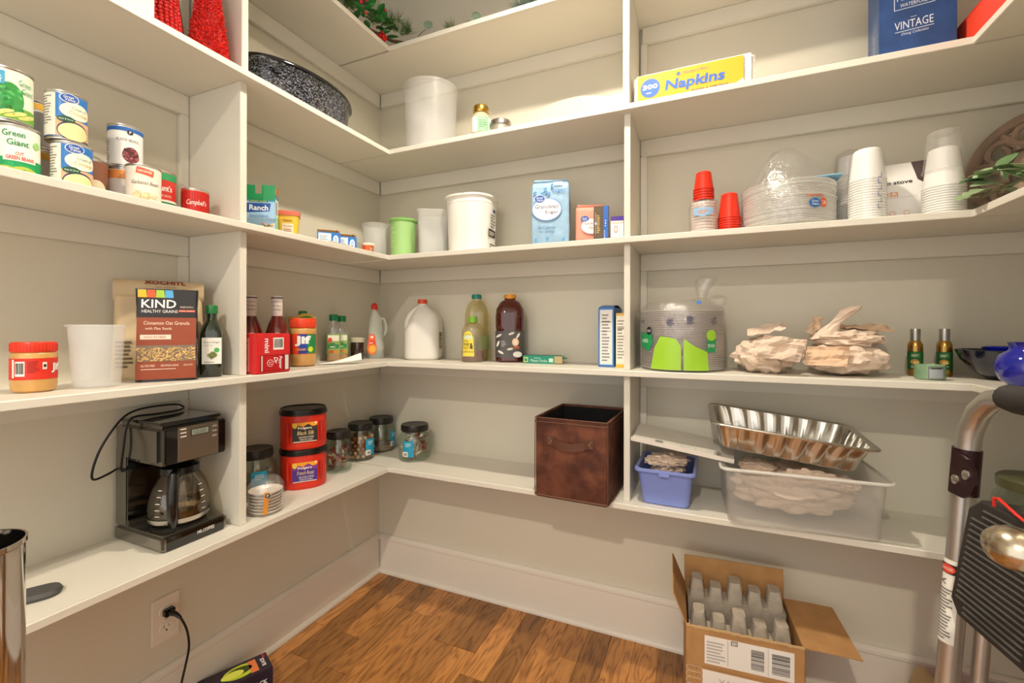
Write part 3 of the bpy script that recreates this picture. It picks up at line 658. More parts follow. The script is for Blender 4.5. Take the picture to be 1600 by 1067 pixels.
for i in range(22):
    rn = random.Random(200+i); mb = MB().ico((rn.uniform(-.02, .085), rn.uniform(-.2, .07), rn.uniform(.03, .115)), rn.choice([.0055, .007, .006]), 2); mb.build('berry', BERRY, t, 80)
mb = MB()
for j in range(7):
    for i in range(9):
        a = 2*math.pi*(i+.5*(j % 2))/9; q = math.sin(math.pi*(j+.7)/8)*.016; mb.ico((.012+(j-3)*.0095, .008+q*math.cos(a), .018+q*math.sin(a)*.9), .0058, 1, (1.2, .8, .8))
mb.build('red_cone', mat('red_cone', 'd6201c', .35), t, 70)
t = thing('brown_basket', 'brown basket beside the garland on the top shelf', 'basket', (.12, -.735, T[1]), 90)
MB().loft([ring(rr(.2, .13, .02), 0), ring(rr(.215, .145, .02), .16), ring(rr(.205, .135, .02), .16), ring(rr(.19, .12, .02), .006)]).build('basket_body', mat('brown_wicker', '6a4a36', .8, bump=.8, bscale=120), t)
MB().tube([(x*.215/.2, y*.145/.13, .162) for x, y in rr(.2, .13, .02)] + [(.1*1.075, .045*1.11, .162)], .005, 8).build('rim', mat('brown_wicker', '6a4a36', .8), t)
for nm, lab, x, y, s in (('eucalyptus_sprig', 'grey green eucalyptus leaf lying beside the garland', .412, -.235, 1), ('eucalyptus_sprig', 'pair of eucalyptus leaves past the pine tuft on the top shelf', .6, -.205, 2)):
    t = thing(nm, lab, 'leaf sprig', (x, y, T[1]))
    MB().tube([(-.07, .02, .008), (-.03, .0, .03), (0, 0, .045)], .0012, 6).build('stem', TWIG, t)
    round_leaf(t, (.014, -.005, .055), (.5, -.85, .12), .0175, EUC)
    if s == 2: round_leaf(t, (-.02, .0, .042), (.3, -.8, .35), .015, EUC)
    round_leaf(t, (-.052, .015, .02), (.1, -.5, .8), .013, EUC)
t = thing('pine_tuft', 'small pale pine tuft near the front of the top shelf', 'pine sprig', (.5, -.2, T[1]))
MB().tube([(-.02, .03, .004), (0, 0, .03)], .002, 6).build('stem', TWIG, t)
mb = MB(); needle_tuft(mb, (0, 0, .03), (0, -.2, 1), 130, .05, 5, .9); stuff(mb.build('pine_needles', mat('pale_pine', '7c8a52', .6), t, 0))
t = thing('grey_pine_sprig', 'grey green bushy pine sprig next to the back wall divider, top shelf', 'pine sprig', (.82, -.2, T[1]))
MB().tube([(-.08, .03, .01), (0, 0, .03), (.06, -.01, .035)], .003, 6).build('stem', TWIG, t)
mb = MB()
for i in range(7): needle_tuft(mb, (-.04+i*.018, -.004*i, .035), (-.3+i*.1, -.2, 1), 70, .055, 30+i, .8)
stuff(mb.build('pine_needles', mat('grey_pine', '6f857c', .6, var=.3, vscale=60), t, 0))

# ------------------------------------------------------------------ second shelf from the top: roasting pan, tub, honey, lid, platter
t = thing('roasting_pan', 'oval black speckled enamel roasting pan with loop handle', 'pan', (.134, -.56, T[2]))
SPECK = bpy.data.materials.new('speckled_enamel'); SPECK.use_nodes = True
nt = SPECK.node_tree; b = nt.nodes['Principled BSDF']; tc = nt.nodes.new('ShaderNodeTexCoord'); vn = nt.nodes.new('ShaderNodeTexVoronoi'); vn.inputs['Scale'].default_value = 330; sp = nt.nodes.new('ShaderNodeSeparateColor')
rp = nt.nodes.new('ShaderNodeValToRGB'); rp.color_ramp.elements[0].position = .55; rp.color_ramp.elements[0].color = lin('101218'); rp.color_ramp.elements[1].position = .95; rp.color_ramp.elements[1].color = lin('80838f')
nt.links.new(tc.outputs['Object'], vn.inputs['Vector']); nt.links.new(vn.outputs['Color'], sp.inputs[0]); nt.links.new(sp.outputs[0], rp.inputs['Fac']); nt.links.new(rp.outputs[0], b.inputs['Base Color']); b.inputs['Roughness'].default_value = .12; b.inputs['Coat Weight'].default_value = .6
ov = lambda k, z_, e=0: ring(circ(.108*k+e, 48, .2*k+e), z_)
MB().loft([ov(.78, .001), ov(.86, .004), ov(.93, .03), ov(.97, .08), ov(.99, .1), ov(1, .103, .006), ov(1, .108, .007), ov(1, .112, .002), ov(.97, .108), ov(.95, .08), ov(.84, .01)]).build('pan_body', SPECK, t)
MB().loft([ov(1, .1125, .004), ov(1, .118, .0055), ov(1, .124, .003), ov(.96, .125), ov(.93, .118), ov(.93, .113)]).build('rim_band', mat('black_enamel', '0c0c0e', .12, coat=.6), t)
for a in (-62, 118):
    ca, sa = math.cos(R(a)), math.sin(R(a)); px_, py_ = .107*ca, .197*sa; n_ = Vector((ca*1.6, sa, 0)).normalized(); tg = Vector((-n_.y, n_.x, 0))
    MB().tube([tuple(Vector((px_, py_, .082))+tg*u+n_*o+Vector((0, 0, dz))) for u, o, dz in ((-.04, -.004, 0), (-.038, .016, .004), (-.02, .03, .012), (0, .033, .014), (.02, .03, .012), (.038, .016, .004), (.04, -.004, 0))], .0055, 8).build('handle', SPECK, t)
tub('storage_tub', 'large frosted round tub on the second shelf from the top, in the corner', .368, -.132, T[2], .096, .105, .27, FROST, 20, cat='container')
t = thing('honey_jar', 'small jar with gold lid and green label beside the silver lidded tin', 'jar', (.618, -.18, T[2]), 27)
MB().lathe([(0, 0), (.032, 0), (.036, .004), (.036, .08), (.033, .095), (.026, .104), (.026, .112), (0, .112)], 30).build('jar_body', thin('honey_glass', 'd8cfae', .6, .1), t)
MB().loft([ring(circ(.0364, 30), .03), ring(circ(.0364, 30), .086)], False, False).build('label', mat('label_white', 'eceae0', .5), t)
d = Dec(t, round_(.0366), .005); d.rect(-.012, .03, .03, .086, '8fc495', 1); d.lines(-.006, .045, .024, .075, 4, '5c8a66'); d.done()
MB().lathe([(0, .107), (.0285, .107), (.0295, .11), (.0295, .128), (.026, .134), (0, .138)], 30).build('lid', mat('gold_lid', 'c9a24a', .25, 1), t)
t = thing('silver_lidded_tin', 'low round tin with silver lid next to the honey jar', 'tin', (.702, -.188, T[2]))
MB().lathe([(0, 0), (.037, 0), (.037, .046), (0, .046)], 32).build('tin_body', mat('grey_tin', 'b8b2a6', .35, .6), t)
MB().lathe([(.0375, .04), (.04, .04), (.04, .052), (.037, .058), (.02, .063), (0, .064)], 32).build('lid', mat('silver_lid', 'b9b6b0', .25, 1), t)
t = thing('serving_platter', 'white oval serving platter leaning on the back wall', 'platter', (.93, -.085, T[2]), 0, None, (-14, 0))
def plat(u, v):
    a = 2*math.pi*u; return None
rings_ = []
for k, y_ in ((1, -.012), (1.0, -.009), (.8, 0), (.76, .004), (0.02, .004)): rings_.append([(.175*k*math.cos(a), y_, .083+.083*k*math.sin(a)) for a in [2*math.pi*i/48 for i in range(48)]])
for k, y_ in ((.02, .007), (.76, .007), (.8, .003), (1, -.009)): rings_.append([(.175*k*math.cos(a), y_+.0, .083+.083*k*math.sin(a)) for a in [2*math.pi*i/48 for i in range(48)]])
MB().loft(rings_).build('platter_body', mat('cream_china', 'c6bdac', .25, coat=.3), t)

# ------------------------------------------------------------------ middle shelf, corner bay
def carton(name, label, x, y, z, w, dd, h, rot, col, cat='box', bev=.0008, m=None, group=None, tilt=(0, 0)):
    t = thing(name, label, cat, (x, y, z), rot, group, tilt)
    MB().box(0, 0, h/2, w, dd, h, bev).build('box_body', m or mat('card_'+col, col, .4), t, 0)
    return t
t = carton('seasoning_box', 'green and blue seasoning box with torn open top, next to the divider', .175, -.733, T[3], .082, .034, .112, 38, '3f8fc8')
d = Dec(t, flat(-.017)); d.rect(-.041, .094, .041, .112, '168a52', 1); d.rect(-.041, .0, .041, .042, 'c4d2d6', 1); d.poly([(-.041, .03), (.0, .006), (.041, .03), (.041, .09), (-.041, .09)], '9ec4e4', 1)
d.poly([(-.034, .056), (.026, .062), (.03, .086), (-.034, .084)], '1c4f98', 2); d.text('Ranch', -.002, .0715, .05, .016, 'f4f6f8', 3, bold=.02); d.rect(-.028, .088, .022, .0935, '0f6c3e', 2); d.text('HIDDEN VALLEY', -.003, .0908, .046, .0035, 'e6e2a0', 3); d.text('SEASONING', -.002, .047, .05, .007, '3c5c90', 3)
for i in range(16):
    rn = random.Random(i); d.ell(rn.uniform(.005, .037), rn.uniform(.004, .026), .004, .003, ('d8863c', '4c5a2c', 'e8d8b0', 'b85a34')[i % 4], 3, 'herb_picture', 8)
d.done()
d = Dec(t, side(.041)); d.rect(-.017, 0, .017, .05, '8fd0b4', 1); d.rect(-.017, .05, .017, .1, 'e8eee4', 1); d.lines(-.013, .055, .013, .096, 6, '5a6a66', 2); d.done()
MB().box(-.026, -.0165, .124, .028, .0012, .026).build('flap', mat('green_flap', '168a52', .5), t, 0); MB().box(.023, -.0165, .125, .035, .0012, .028).build('flap', mat('green_flap', '168a52', .5), t, 0)
MB().sheet(lambda u, v: (.041+.004*v, -.014+.028*u, .112+.022*v), 4, 4, .001).build('flap', CARD, t, 0)
t = thing('drink_mix_tub', 'yellow drink mix tub with pink lid beside the seasoning box', 'tub', (.155, -.622, T[3]), 45)
MB().loft([ring(rr(.052, .04, .008), 0), ring(rr(.062, .048, .009), .076)]).build('tub_body', mat('yellow_tub', 'f0c13c', .35), t)
MB().loft([ring(rr(.068, .053, .009), .076), ring(rr(.069, .054, .009), .087), ring(rr(.064, .049, .009), .0905)]).build('lid', mat('coral_lid', 'e2705a', .35), t)
d = Dec(t, lambda u, v, h: (u, -.0202-.004*v/.076-h, v)); d.rect(-.016, .016, .016, .05, 'f6e6c8', 1); d.text('Nestle', .0, .06, .026, .007, '9a5a2c', 2, bold=.02); d.text('TOLL HOUSE', 0, .042, .026, .006, 'b04a34', 2); d.lines(-.012, .02, .012, .036, 3, 'a8583c'); d.rect(-.02, .006, .02, .012, 'e07a3c', 1); d.done()
for i, (lab, y, w) in enumerate((('open blue and white snack box nearer the yellow drink mix tub', -.465, .075), ('open blue and white snack box nearer the green tub', -.386, .075))):
    t = thing('snack_box', lab + ' on the middle shelf', 'box', (.165, y, T[3]), 47, 'snack boxes on the middle shelf')
    MB().loft([ring(rr(w, .055, .001, 1), 0), ring(rr(w, .055, .001, 1), .052), ring(rr(w-.002, .053, .001, 1), .052), ring(rr(w-.002, .053, .001, 1), .002)]).build('box_body', mat('blue_card', '2878c8', .4), t, 0)
    d = Dec(t, flat(-.0275)); d.rect(-w/2+.004, .006, w/2-.03, .048, 'e4ecf4', 1); d.lines(-w/2+.008, .012, w/2-.036, .042, 5, '9ab4d0', 2); d.ell(w/2-.015, .026, .009, .017, 'f2f6fa', 1); d.text('0', w/2-.015, .026, .008, .02, '2878c8', 2); d.done()
    MB().sheet(lambda u, v: (-w/2+w*u, .0275-.012*v, .052+.016*v), 4, 3, .0012).build('flap', mat('orange_card', 'e0a462', .6), t, 0)
    MB().sheet(lambda u, v: (w/2-.002-.01*v, -.02+.045*u, .052+.012*v), 4, 3, .0012).build('flap', mat('orange_card', 'e0a462', .6), t, 0)
t = tag(MB().sheet(lambda u, v: (.222+.03*v-.01*math.sin(3*u), -.545+.1*u, T[3]+.002+.012*math.sin(math.pi*u)*(1-v)+.006*v*v), 10, 6, .0008).build('paper_slip', mat('white_paper', 'f1eeea', .7)), 'curled white paper slip in front of the snack boxes', 'paper')
t = thing('orange_tin', 'tiny orange tub with white lid beside the snack boxes', 'tub', (.212, -.318, T[3]), 41)
MB().lathe([(0, 0), (.02, 0), (.0215, .03), (0, .03)], 24).build('tub_body', mat('orange_tub', 'e8642a', .4), t)
MB().lathe([(0, .03), (.0225, .03), (.0228, .036), (.021, .039), (0, .039)], 24).build('lid', mat('cream_lid', 'f0d8c4', .4), t)
d = Dec(t, round_(.0208), .004); d.rect(.005, .006, .018, .026, '7a3c20', 1); d.lines(.006, .009, .017, .024, 3, 'f2dcc4', 2); d.done()
tub('deli_container', 'clear round deli container behind the tiny orange tub', .118, -.165, T[3], .046, .053, .15, FROST, cat='container')
t = tub('green_tub', 'light green plastic tub between two clear containers', .243, -.145, T[3], .049, .051, .158, mat('lime_plastic', 'a4cf84', .35), cat='tub', lid=mat('lime_lid', '86bd60', .35))
d = Dec(t, round_(.0505), .005)
for i in range(5): d.ell(-.02+(i % 2)*.008, .05+i*.018, .007, .007, 'b4df88', 1, 'embossed_ring')
d.done()
tub('clear_canister', 'clear square canister beside the large white tub', .386, -.14, T[3], .055, .06, .18, FROST, 31, True, cat='container')
t = tub('white_tub', 'large white square tub with worn black print', .56, -.14, T[3], .082, .09, .212, WHITEP, 4, True, cat='tub', sq=.8, rim=.006)
d = Dec(t, lambda u, v, h: (.0835+.008*v/.21+h, u, v)); d.rect(-.045, .06, .02, .088, '3a2e26', 1); d.lines(-.04, .066, .014, .083, 3, 'efe8dc')
d.lines(-.03, .095, .02, .15, 5, '8a8680'); d.rect(-.01, .155, .015, .165, '3a4a80', 1); d.lines(-.03, .02, .02, .04, 2, '4a4642'); d.done()
def paperbag(name, label, x, y, z, w, dp_, h, rot, m, seed):
    t = thing(name, label, 'bag', (x, y, z), rot)
    rg = [ring(rr(w*k, dp_*q, .008, 4), h*v) for k, q, v in ((.96, .96, 0), (1, 1, .02), (1.01, 1.03, .25), (1.0, 1.04, .55), (1, 1, .88), (.99, .9, .94), (.96, .55, .985), (.93, .3, 1))]
    MB().loft(rg).wob(.003, 26, seed, .004).build('bag_body', m, t, 50)
    MB().box(0, -.004, h*1.0, w*.9, dp_*.55, .008, .002).wob(.002, 50, seed).build('folded_top', m, t, 50)
    return t
t = paperbag('sugar_bag', 'tall light blue paper bag of sugar with white oval label', .882, -.15, T[3], .128, .082, .232, 14, mat('sugar_paper', '9cc0dc', .5, var=.16, vscale=35, bump=.1, bscale=40), 2)
fm = flat(-.0465)
d = Dec(t, fm); d.ell(-.012, .128, .052, .04, '5a8fc8', 1); d.ell(-.012, .128, .049, .037, 'f4f2f0', 2); d.ell(-.036, .164, .019, .014, 'e6ecf4', 3); d.ell(-.036, .164, .0175, .0125, '2c5cb0', 4); d.text('Great', -.036, .168, .022, .007, 'ffffff', 5, .2); d.text('Value', -.034, .1595, .022, .007, 'ffffff', 5, .2)
d.text('Granulated', -.012, .138, .08, .014, '565a8c', 4); d.text('Sugar', .005, .117, .044, .0145, '565a8c', 4); d.text('36 Calories', -.012, .066, .062, .011, '4a6a9c', 2, .2); d.text('Per Serving', -.012, .05, .05, .009, '4a6a9c', 2, .2); d.text('Sugar', .03, .192, .05, .018, '3c7cc0', 2, .2); d.rect(.012, .214, .042, .221, 'f2efe8', 1)
for i in range(10):
    rn = random.Random(i+40); d.ell(rn.uniform(-.058, .058), rn.choice([rn.uniform(.01, .045), rn.uniform(.18, .22)]), .007, .004, '5f97cc', 1, 'pattern', 10, rn.uniform(0, 90))
d.done()
d = Dec(t, side(.0675)); d.rect(-.03, .02, .022, .17, 'dfe6ea', 1); d.lines(-.026, .03, .018, .16, 12, '6a6a70', 2); d.done()
t = paperbag('flour_bag', 'coral paper bag of flour with white oval label', 1.008, -.098, T[3], .1, .06, .146, 14, mat('flour_paper', 'f09a84', .5, var=.08, vscale=30), 9)
d = Dec(t, flat(-.035)); d.ell(.004, .072, .034, .026, 'f6ecec', 1); d.ell(-.018, .098, .014, .01, '2c5cb0', 2); d.text('Great', -.018, .1005, .016, .005, 'ffffff', 3, .2); d.text('Value', -.018, .0945, .016, .005, 'ffffff', 3, .2); d.text('Self-Rising', .006, .08, .05, .01, '9a4a54', 2); d.text('Flour', .01, .066, .026, .01, '9a4a54', 2); d.lines(-.036, .012, .01, .03, 2, 'd8705c'); d.done()
t = carton('baking_box', 'narrow dark box with gold and blue spine in front of the flour bag', 1.064, -.172, T[3], .05, .032, .122, 12, '4a3a2c')
d = Dec(t, flat(-.016)); d.rect(-.025, 0, .004, .122, '5a4a38', 1); d.rect(.006, .0, .022, .122, '2c62b4', 1); d.lines(-.014, .035, -.004, .095, 9, 'd8b65c'); d.rect(-.019, .03, -.0175, .1, 'b8b0a0', 2); d.ell(-.018, .065, .004, .005, 'a8b4d8', 3); d.lines(.009, .01, .012, .045, 5, 'dfe6f4'); d.lines(.012, .055, .016, .08, 3, 'dfe6f4'); d.done()
t = carton('tea_box', 'small white and purple box on the middle shelf, next to the back wall divider', 1.118, -.186, T[3], .04, .032, .08, 12, 'eee9e6')
d = Dec(t, flat(-.016)); d.rect(-.02, .0, .02, .013, '4b2f90', 1); d.rect(-.02, .066, .02, .08, '4b2f90', 1); d.rect(-.02, .058, .02, .0595, 'c89a4a', 1); d.ell(-.004, .038, .006, .011, 'e0622c', 1); d.ell(-.004, .038, .0042, .008, 'eee9e6', 2); d.rect(.006, .03, .0068, .046, 'c8a08a', 1); d.done()

# ------------------------------------------------------------------ second shelf from the floor, corner bay
t = carton('soda_carton', 'red soda can carton at the shelf edge, in front of the sauce bottles', .211, -.757, T[4], .108, .1, .112, 90, 'cf2a2c', bev=.003)
d = Dec(t, flat(-.05)); d.text('mini', -.024, .078, .04, .014, 'f6ecec', 2, bold=.02, rot=-90); d.barcode(-.004, .066, .03, .1, 1)
d.rect(-.045, .006, .05, .052, '8c0f12', 1, 'can_picture'); d.rect(-.04, .008, .028, .05, 'b8181a', 2, 'can_picture'); d.rect(.034, .008, .046, .05, 'd8d4d2', 2, 'can_picture'); d.rect(-.042, .008, -.038, .05, 'd8d4d2', 3, 'can_picture'); d.ell(-.014, .029, .01, .01, 'f0e4e4', 3, 'emblem'); d.ell(-.014, .029, .0085, .0085, 'b8181a', 4, 'emblem'); d.text('23', -.014, .029, .009, .008, 'f0e4e4', 5, rot=-90)
d.text('Dr', .004, .036, .018, .013, 'f6f0f0', 3, .2, .02, -90); d.text('Pepper', .018, .029, .036, .012, 'f6f0f0', 3, .2, .02, -90); d.done()
d = Dec(t, lside(-.054)); d.rect(-.026, .006, .02, .1, 'e88a84', 1); d.lines(-.022, .02, .016, .096, 12, 'a03a38', 2); d.done()
d = Dec(t, flat(-.05)); d.done()
def sauce(label, x, y, rot):
    t = thing('sauce_bottle', label, 'bottle', (x, y, T[4]), rot, 'barbecue sauce bottles')
    MB().lathe([(0, 0), (.031, 0), (.034, .004), (.034, .085), (.033, .11), (.025, .14), (.0165, .16), (.015, .172), (.015, .2), (0, .2)], 32).build('bottle_body', mat('barbecue_sauce', '5c130b', .08, coat=1), t)
    MB().lathe([(.0156, .165), (.0163, .166), (.0163, .226), (.015, .229), (0, .229)], 28).build('neck_wrap', mat('wrap_white', 'ece2da', .45), t)
    d = Dec(t, round_(.0166), .003); d.rect(-.03, .221, .03, .2245, '2a2a50', 1); d.text("SWEET BABY RAY'S", .0, .21, .03, .004, '4a4650', 2); d.text('The Sauce', .0, .198, .024, .006, '36333a', 2, .2); d.text('is the Boss', .0, .186, .024, .006, '36333a', 2, .2); d.done()
    d = Dec(t, round_(.0344), .004); d.ell(.002, .065, .03, .048, 'efe6de', 1, 'label'); d.ell(.002, .065, .0265, .043, '2c2420', 2); d.ell(.002, .063, .026, .04, 'efe4d8', 3); d.text('BARBECUE', .002, .085, .034, .008, '7c2418', 4, bold=.02); d.done()
sauce('barbecue sauce bottle with white neck wrap, nearer the peanut butter', .126, -.64, 49)
sauce('barbecue sauce bottle with white neck wrap, nearer the divider', .068, -.686, 52)
def jifdraw(d, r, h):
    d.rect(-.04, h*.27, -.014, h*.67, 'e2401f', 1); d.rect(-.014, h*.27, .012, h*.67, '23419b', 1); d.rect(.012, h*.27, .05, h*.67, '1f8a4c', 1)
    d.text('Jif', -.001, h*.53, .05, .034, 'f6f6f4', 3, bold=.05); d.text('CREAMY', -.006, h*.355, .032, .007, 'f2a02c', 3, bold=.02); d.rect(-.014, h*.295, .014, h*.32, '1c2f80', 2); d.ell(.024, h*.36, .009, .009, 'd8dc3c', 2)
jar_pb('large peanut butter jar with orange red lid and multicoloured label', .135, -.548, T[4], .041, .16, 50, 'e2441f', 'e2401f', jifdraw)
t = thing('applesauce_carton', 'green fruit pouch carton standing behind the large peanut butter jar', 'carton', (.052, -.48, T[4]), 50)
MB().box(0, .008, .085, .098, .028, .17, .001).build('box_body', mat('tan_card', 'c9b070', .5), t, 0)
d = Dec(t, flat(-.006)); d.ell(.012, .15, .036, .03, 'e2b93c', 1); d.ell(.016, .145, .032, .026, '4a9a3a', 2); d.poly([(-.008, .148), (-.005, .148), (-.003, .162), (-.006, .162)], 'f2f2e4', 3); d.lines(-.002, .146, .034, .153, 1, 'f2f2e4', 3); d.ell(-.034, .155, .009, .009, '4a4a30', 1); d.ell(-.034, .155, .007, .007, 'c9b070', 2); d.done()
MB().lathe([(0, .17), (.014, .17), (.014, .186), (.012, .189), (0, .189)], 20, .004, .008).build('cap', mat('green_cap2', '1f7a4a', .4), t)
def juicelet(label, x, y, s):
    t = thing('salsa_bottle', label, 'bottle', (x, y, T[4]), 44, 'green capped bottles')
    MB().loft([ring(rr(w, w, rd, 5), z_*s) for w, rd, z_ in ((.044, .012, 0), (.05, .014, .004), (.05, .014, .1), (.046, .018, .122), (.034, .0165, .142), (.028, .0138, .15), (.028, .0138, .162))]).build('bottle_body', film('bottle_clear', .12, .08, haze=.1), t)
    MB().loft([ring(rr(w, w, rd, 5), z_*s) for w, rd, z_ in ((.043, .012, .002), (.0485, .013, .005), (.0485, .013, .035))]).build('juice', mat('juice_amber', 'b8862c', .2, coat=.4), t)
    MB().lathe([(0, .156*s), (.0165, .156*s), (.0165, .176*s), (.015, .18*s), (0, .18*s)], 24).build('cap', mat('green_cap3', '15804c', .35), t)
    MB().loft([ring(rr(.0512, .0512, .014, 5), .028*s), ring(rr(.0512, .0512, .014, 5), .105*s)], False, False).build('label', mat('label_green', '8fae62', .45), t)
    d = Dec(t, flat(-.0257)); d.rect(-.02, .078, .02, .1, 'e8e6d0', 1); d.ell(-.012, .082, .008, .009, 'd8402c', 2); d.rect(-.02, .05, .02, .066, '2c8a4c', 1); d.lines(-.012, .067, .016, .075, 1, '2c6a3c'); d.lines(-.012, .054, .016, .062, 1, 'f0f0e0', 2); d.ell(-.008, .037, .009, .006, 'd8502c', 1); d.ell(.01, .036, .009, .006, 'e08a3c', 1); d.done()
juicelet('green capped small juice bottle, the one farther from the corner', .058, -.335, 1)
juicelet('green capped small juice bottle, the one nearer the corner', .042, -.277, .98)
t = thing('paper_scoop', 'white curled paper lying in front of the juice bottles', 'paper', (.185, -.425, T[4]), 50)
MB().sheet(lambda u, v: (-.075+.14*u, -.028+.05*v-.01*u, .002+.036*u**1.5*math.sin(math.pi*(.12+.76*v))), 16, 10, .001).build('sheet', mat('white_paper', 'f1eeea', .7), t, 60)
t = thing('dark_jar', 'small jar of dark contents with pale lid beside the syrup bottle', 'jar', (.073, -.222, T[4]), 43)
MB().lathe([(0, 0), (.024, 0), (.027, .004), (.027, .062), (.025, .07), (0, .07)], 28).build('jar_body', mat('dark_jam', '2c120c', .08, coat=1), t)
MB().lathe([(0, .07), (.0275, .07), (.028, .073), (.028, .086), (.026, .0885), (0, .09)], 28).build('lid', mat('pale_lid', 'b9b39c', .4), t)
t = thing('syrup_bottle', 'clear syrup bottle with red cap, orange tag and dark syrup in the base', 'bottle', (.094, -.135, T[4]), 41)
sy = lambda w, dd, z_, dx=0: ring(rr(w, dd, min(w, dd)*.4, 5), z_, dx)
MB().loft([sy(.062, .048, 0), sy(.07, .054, .006), sy(.07, .054, .05), sy(.062, .05, .085), sy(.06, .048, .13), sy(.05, .04, .165, .0), sy(.03, .028, .19, -.004), sy(.022, .022, .2, -.006), sy(.022, .022, .212, -.006)]).build('bottle_body', thin('syrup_clear', 'e8ece0', .42, .12), t)
MB().loft([sy(.06, .046, .002), sy(.068, .052, .007), sy(.068, .052, .034)]).build('syrup', mat('dark_syrup', '24100c', .1, coat=.6), t)
MB().tube([(.02, 0, .17), (.034, 0, .165), (.042, 0, .14), (.04, 0, .11), (.03, 0, .095)], .006, 8).build('handle', thin('syrup_clear', 'e8ece0', .42, .12), t)
MB().lathe([(0, .206), (.0135, .206), (.0135, .222), (.011, .229), (.006, .234), (0, .235)], 22, -.006).build('cap', mat('red_cap', 'd8321f', .35), t)
d = Dec(t, flat(-.0285, -.016)); d.ell(0, .045, .019, .03, 'e8702c', 1, 'label'); d.ell(0, .085, .014, .018, 'e85a2c', 1, 'label'); d.ell(0, .09, .006, .006, 'f6e0cc', 2); d.rect(-.015, .06, .015, .075, 'e2492a', 2); d.lines(-.011, .064, .011, .071, 1, 'f6e6d6', 3); d.ell(.002, .04, .014, .016, 'f0b03c', 2); d.done()
# gallon jug
t = thing('milk_jug', 'empty white translucent gallon jug with red cap', 'jug', (.312, -.098, T[4]), 22)
MILK = mat('jug_plastic', 'e2ded6', .4, bump=.04)
jg = lambda w, dd, z_, dx=0, q=.3: ring(rr(w, dd, min(w, dd)*q, 6), z_, dx)
MB().loft([jg(.128, .128, 0), jg(.142, .142, .008), jg(.144, .144, .03), jg(.142, .142, .115), jg(.128, .138, .145, .008), jg(.108, .12, .175, .01), jg(.08, .084, .2, .002, .45), jg(.045, .045, .217, -.004, .49), jg(.036, .036, .222, -.006, .499), jg(.036, .036, .232, -.006, .499)]).build('jug_body', MILK, t)
MB().tube([(-.052, -.018, .112), (-.064, -.022, .13), (-.064, -.022, .155), (-.052, -.018, .182), (-.03, -.01, .204), (-.014, -.004, .212)], [.011, .012, .012, .012, .012, .012], 10).build('handle', MILK, t)
MB().lathe([(0, .228), (.0195, .228), (.0195, .243), (.018, .246), (0, .246)], 26, -.006).build('cap', mat('red_cap2', 'd24a2c', .4), t)
MB().box(.0716, -.012, .078, .0008, .05, .068).build('label', mat('jug_label', '5d6a4a', .5), t, 0)
d = Dec(t, side(.072)); d.rect(-.034, .046, .01, .07, '8a3a2c', 1); d.rect(-.034, .075, .01, .1, '3f5a34', 1); d.lines(-.03, .05, .006, .1, 5, 'e2dcc8', 2); d.done()
def bigbottle(name, label, x, y, rot, w, h, liq, lh, bodym, capm, hips=True):
    t = thing(name, label, 'bottle', (x, y, T[4]), rot)
    q = lambda k, z_: ring(rr(w*k, w*k, w*k*.32, 6), z_*h)
    pr = ((.9, 0), (1, .02), (1, .4), (.95, .46), (.96, .5), (1, .56), (.97, .7), (.86, .8), (.6, .88), (.36, .915), (.34, .95)) if hips else ((.9, 0), (1, .02), (1, .42), (.94, .45), (1, .5), (1.02, .66), (.96, .78), (.7, .88), (.4, .92), (.36, .95))
    MB().loft([q(k, z_) for k, z_ in pr]).build('bottle_body', bodym, t)
    if liq: MB().loft([q(k*.96, z_) for k, z_ in ((.9, .006), (1, .022), (1, lh))]).build('liquid', liq, t)
    MB().lathe([(0, .935*h), (w*.21, .935*h), (w*.21, .99*h), (w*.19, h), (0, h)], 26).build('cap', capm, t)
    return t
t = bigbottle('juice_bottle', 'large clear empty bottle with teal cap', .54, -.064, 28, .094, .262, None, 0, film('bottle_pale', .1, .06, tint='f4eecb', haze=.08), mat('teal_cap', '1f7f78', .35))
MB().loft([ring(rr(.0955, .0955, .03, 6), .045), ring(rr(.0955, .0955, .03, 6), .1)], False, False).build('label', thin('pale_green_label', 'a8c88a', .5, .3), t)
t = thing('honey_bottle', 'wide clear squeeze bottle with lime cap and yellow label, a little honey left', 'bottle', (.568, -.148, T[4]), 24)
hq = lambda w, z_: ring(circ(w/2, 32, w*.3), z_)
MB().loft([hq(.078, 0), hq(.084, .005), hq(.085, .03), hq(.08, .065), hq(.085, .1), hq(.082, .122), hq(.06, .142), hq(.03, .15), hq(.026, .156)]).build('bottle_body', film('bottle_lemon', .1, .06, tint='f3ecc8', haze=.1), t)
MB().loft([hq(.075, .003), hq(.0815, .007), hq(.0815, .042)]).build('honey', mat('amber_honey', '6a1f0c', .12, coat=.6), t)
MB().lathe([(0, .15), (.017, .15), (.017, .166), (.015, .172), (0, .172)], 24).build('cap', mat('lime_cap', '86c43a', .35), t)
d = Dec(t, lambda u, v, h: (u, -.0262*math.sqrt(max(0, 1-(u/.0435)**2))-.0006-h, v), .004)
d.poly([(-.037, .022), (.008, .022), (.006, .06), (.005, .09), (-.003, .112), (-.016, .118), (-.029, .112), (-.034, .09), (-.035, .06)], 'e6d24a', 1, 'label'); d.ell(-.015, .094, .017, .008, 'cfe0c0', 2)
d.text("nature nate's", -.015, .105, .022, .005, '6a6a2c', 3); d.text('100%', -.024, .08, .018, .006, '5a5024', 3); d.text('PURE', -.022, .067, .02, .01, '5a5024', 3, bold=.02); d.text('RAW', -.023, .054, .018, .008, 'a8842c', 3, bold=.02); d.text('&', -.003, .061, .013, .022, '3a3418', 3, bold=.03); d.text('unfiltered', -.015, .04, .038, .007, '5a5024', 3); d.done()
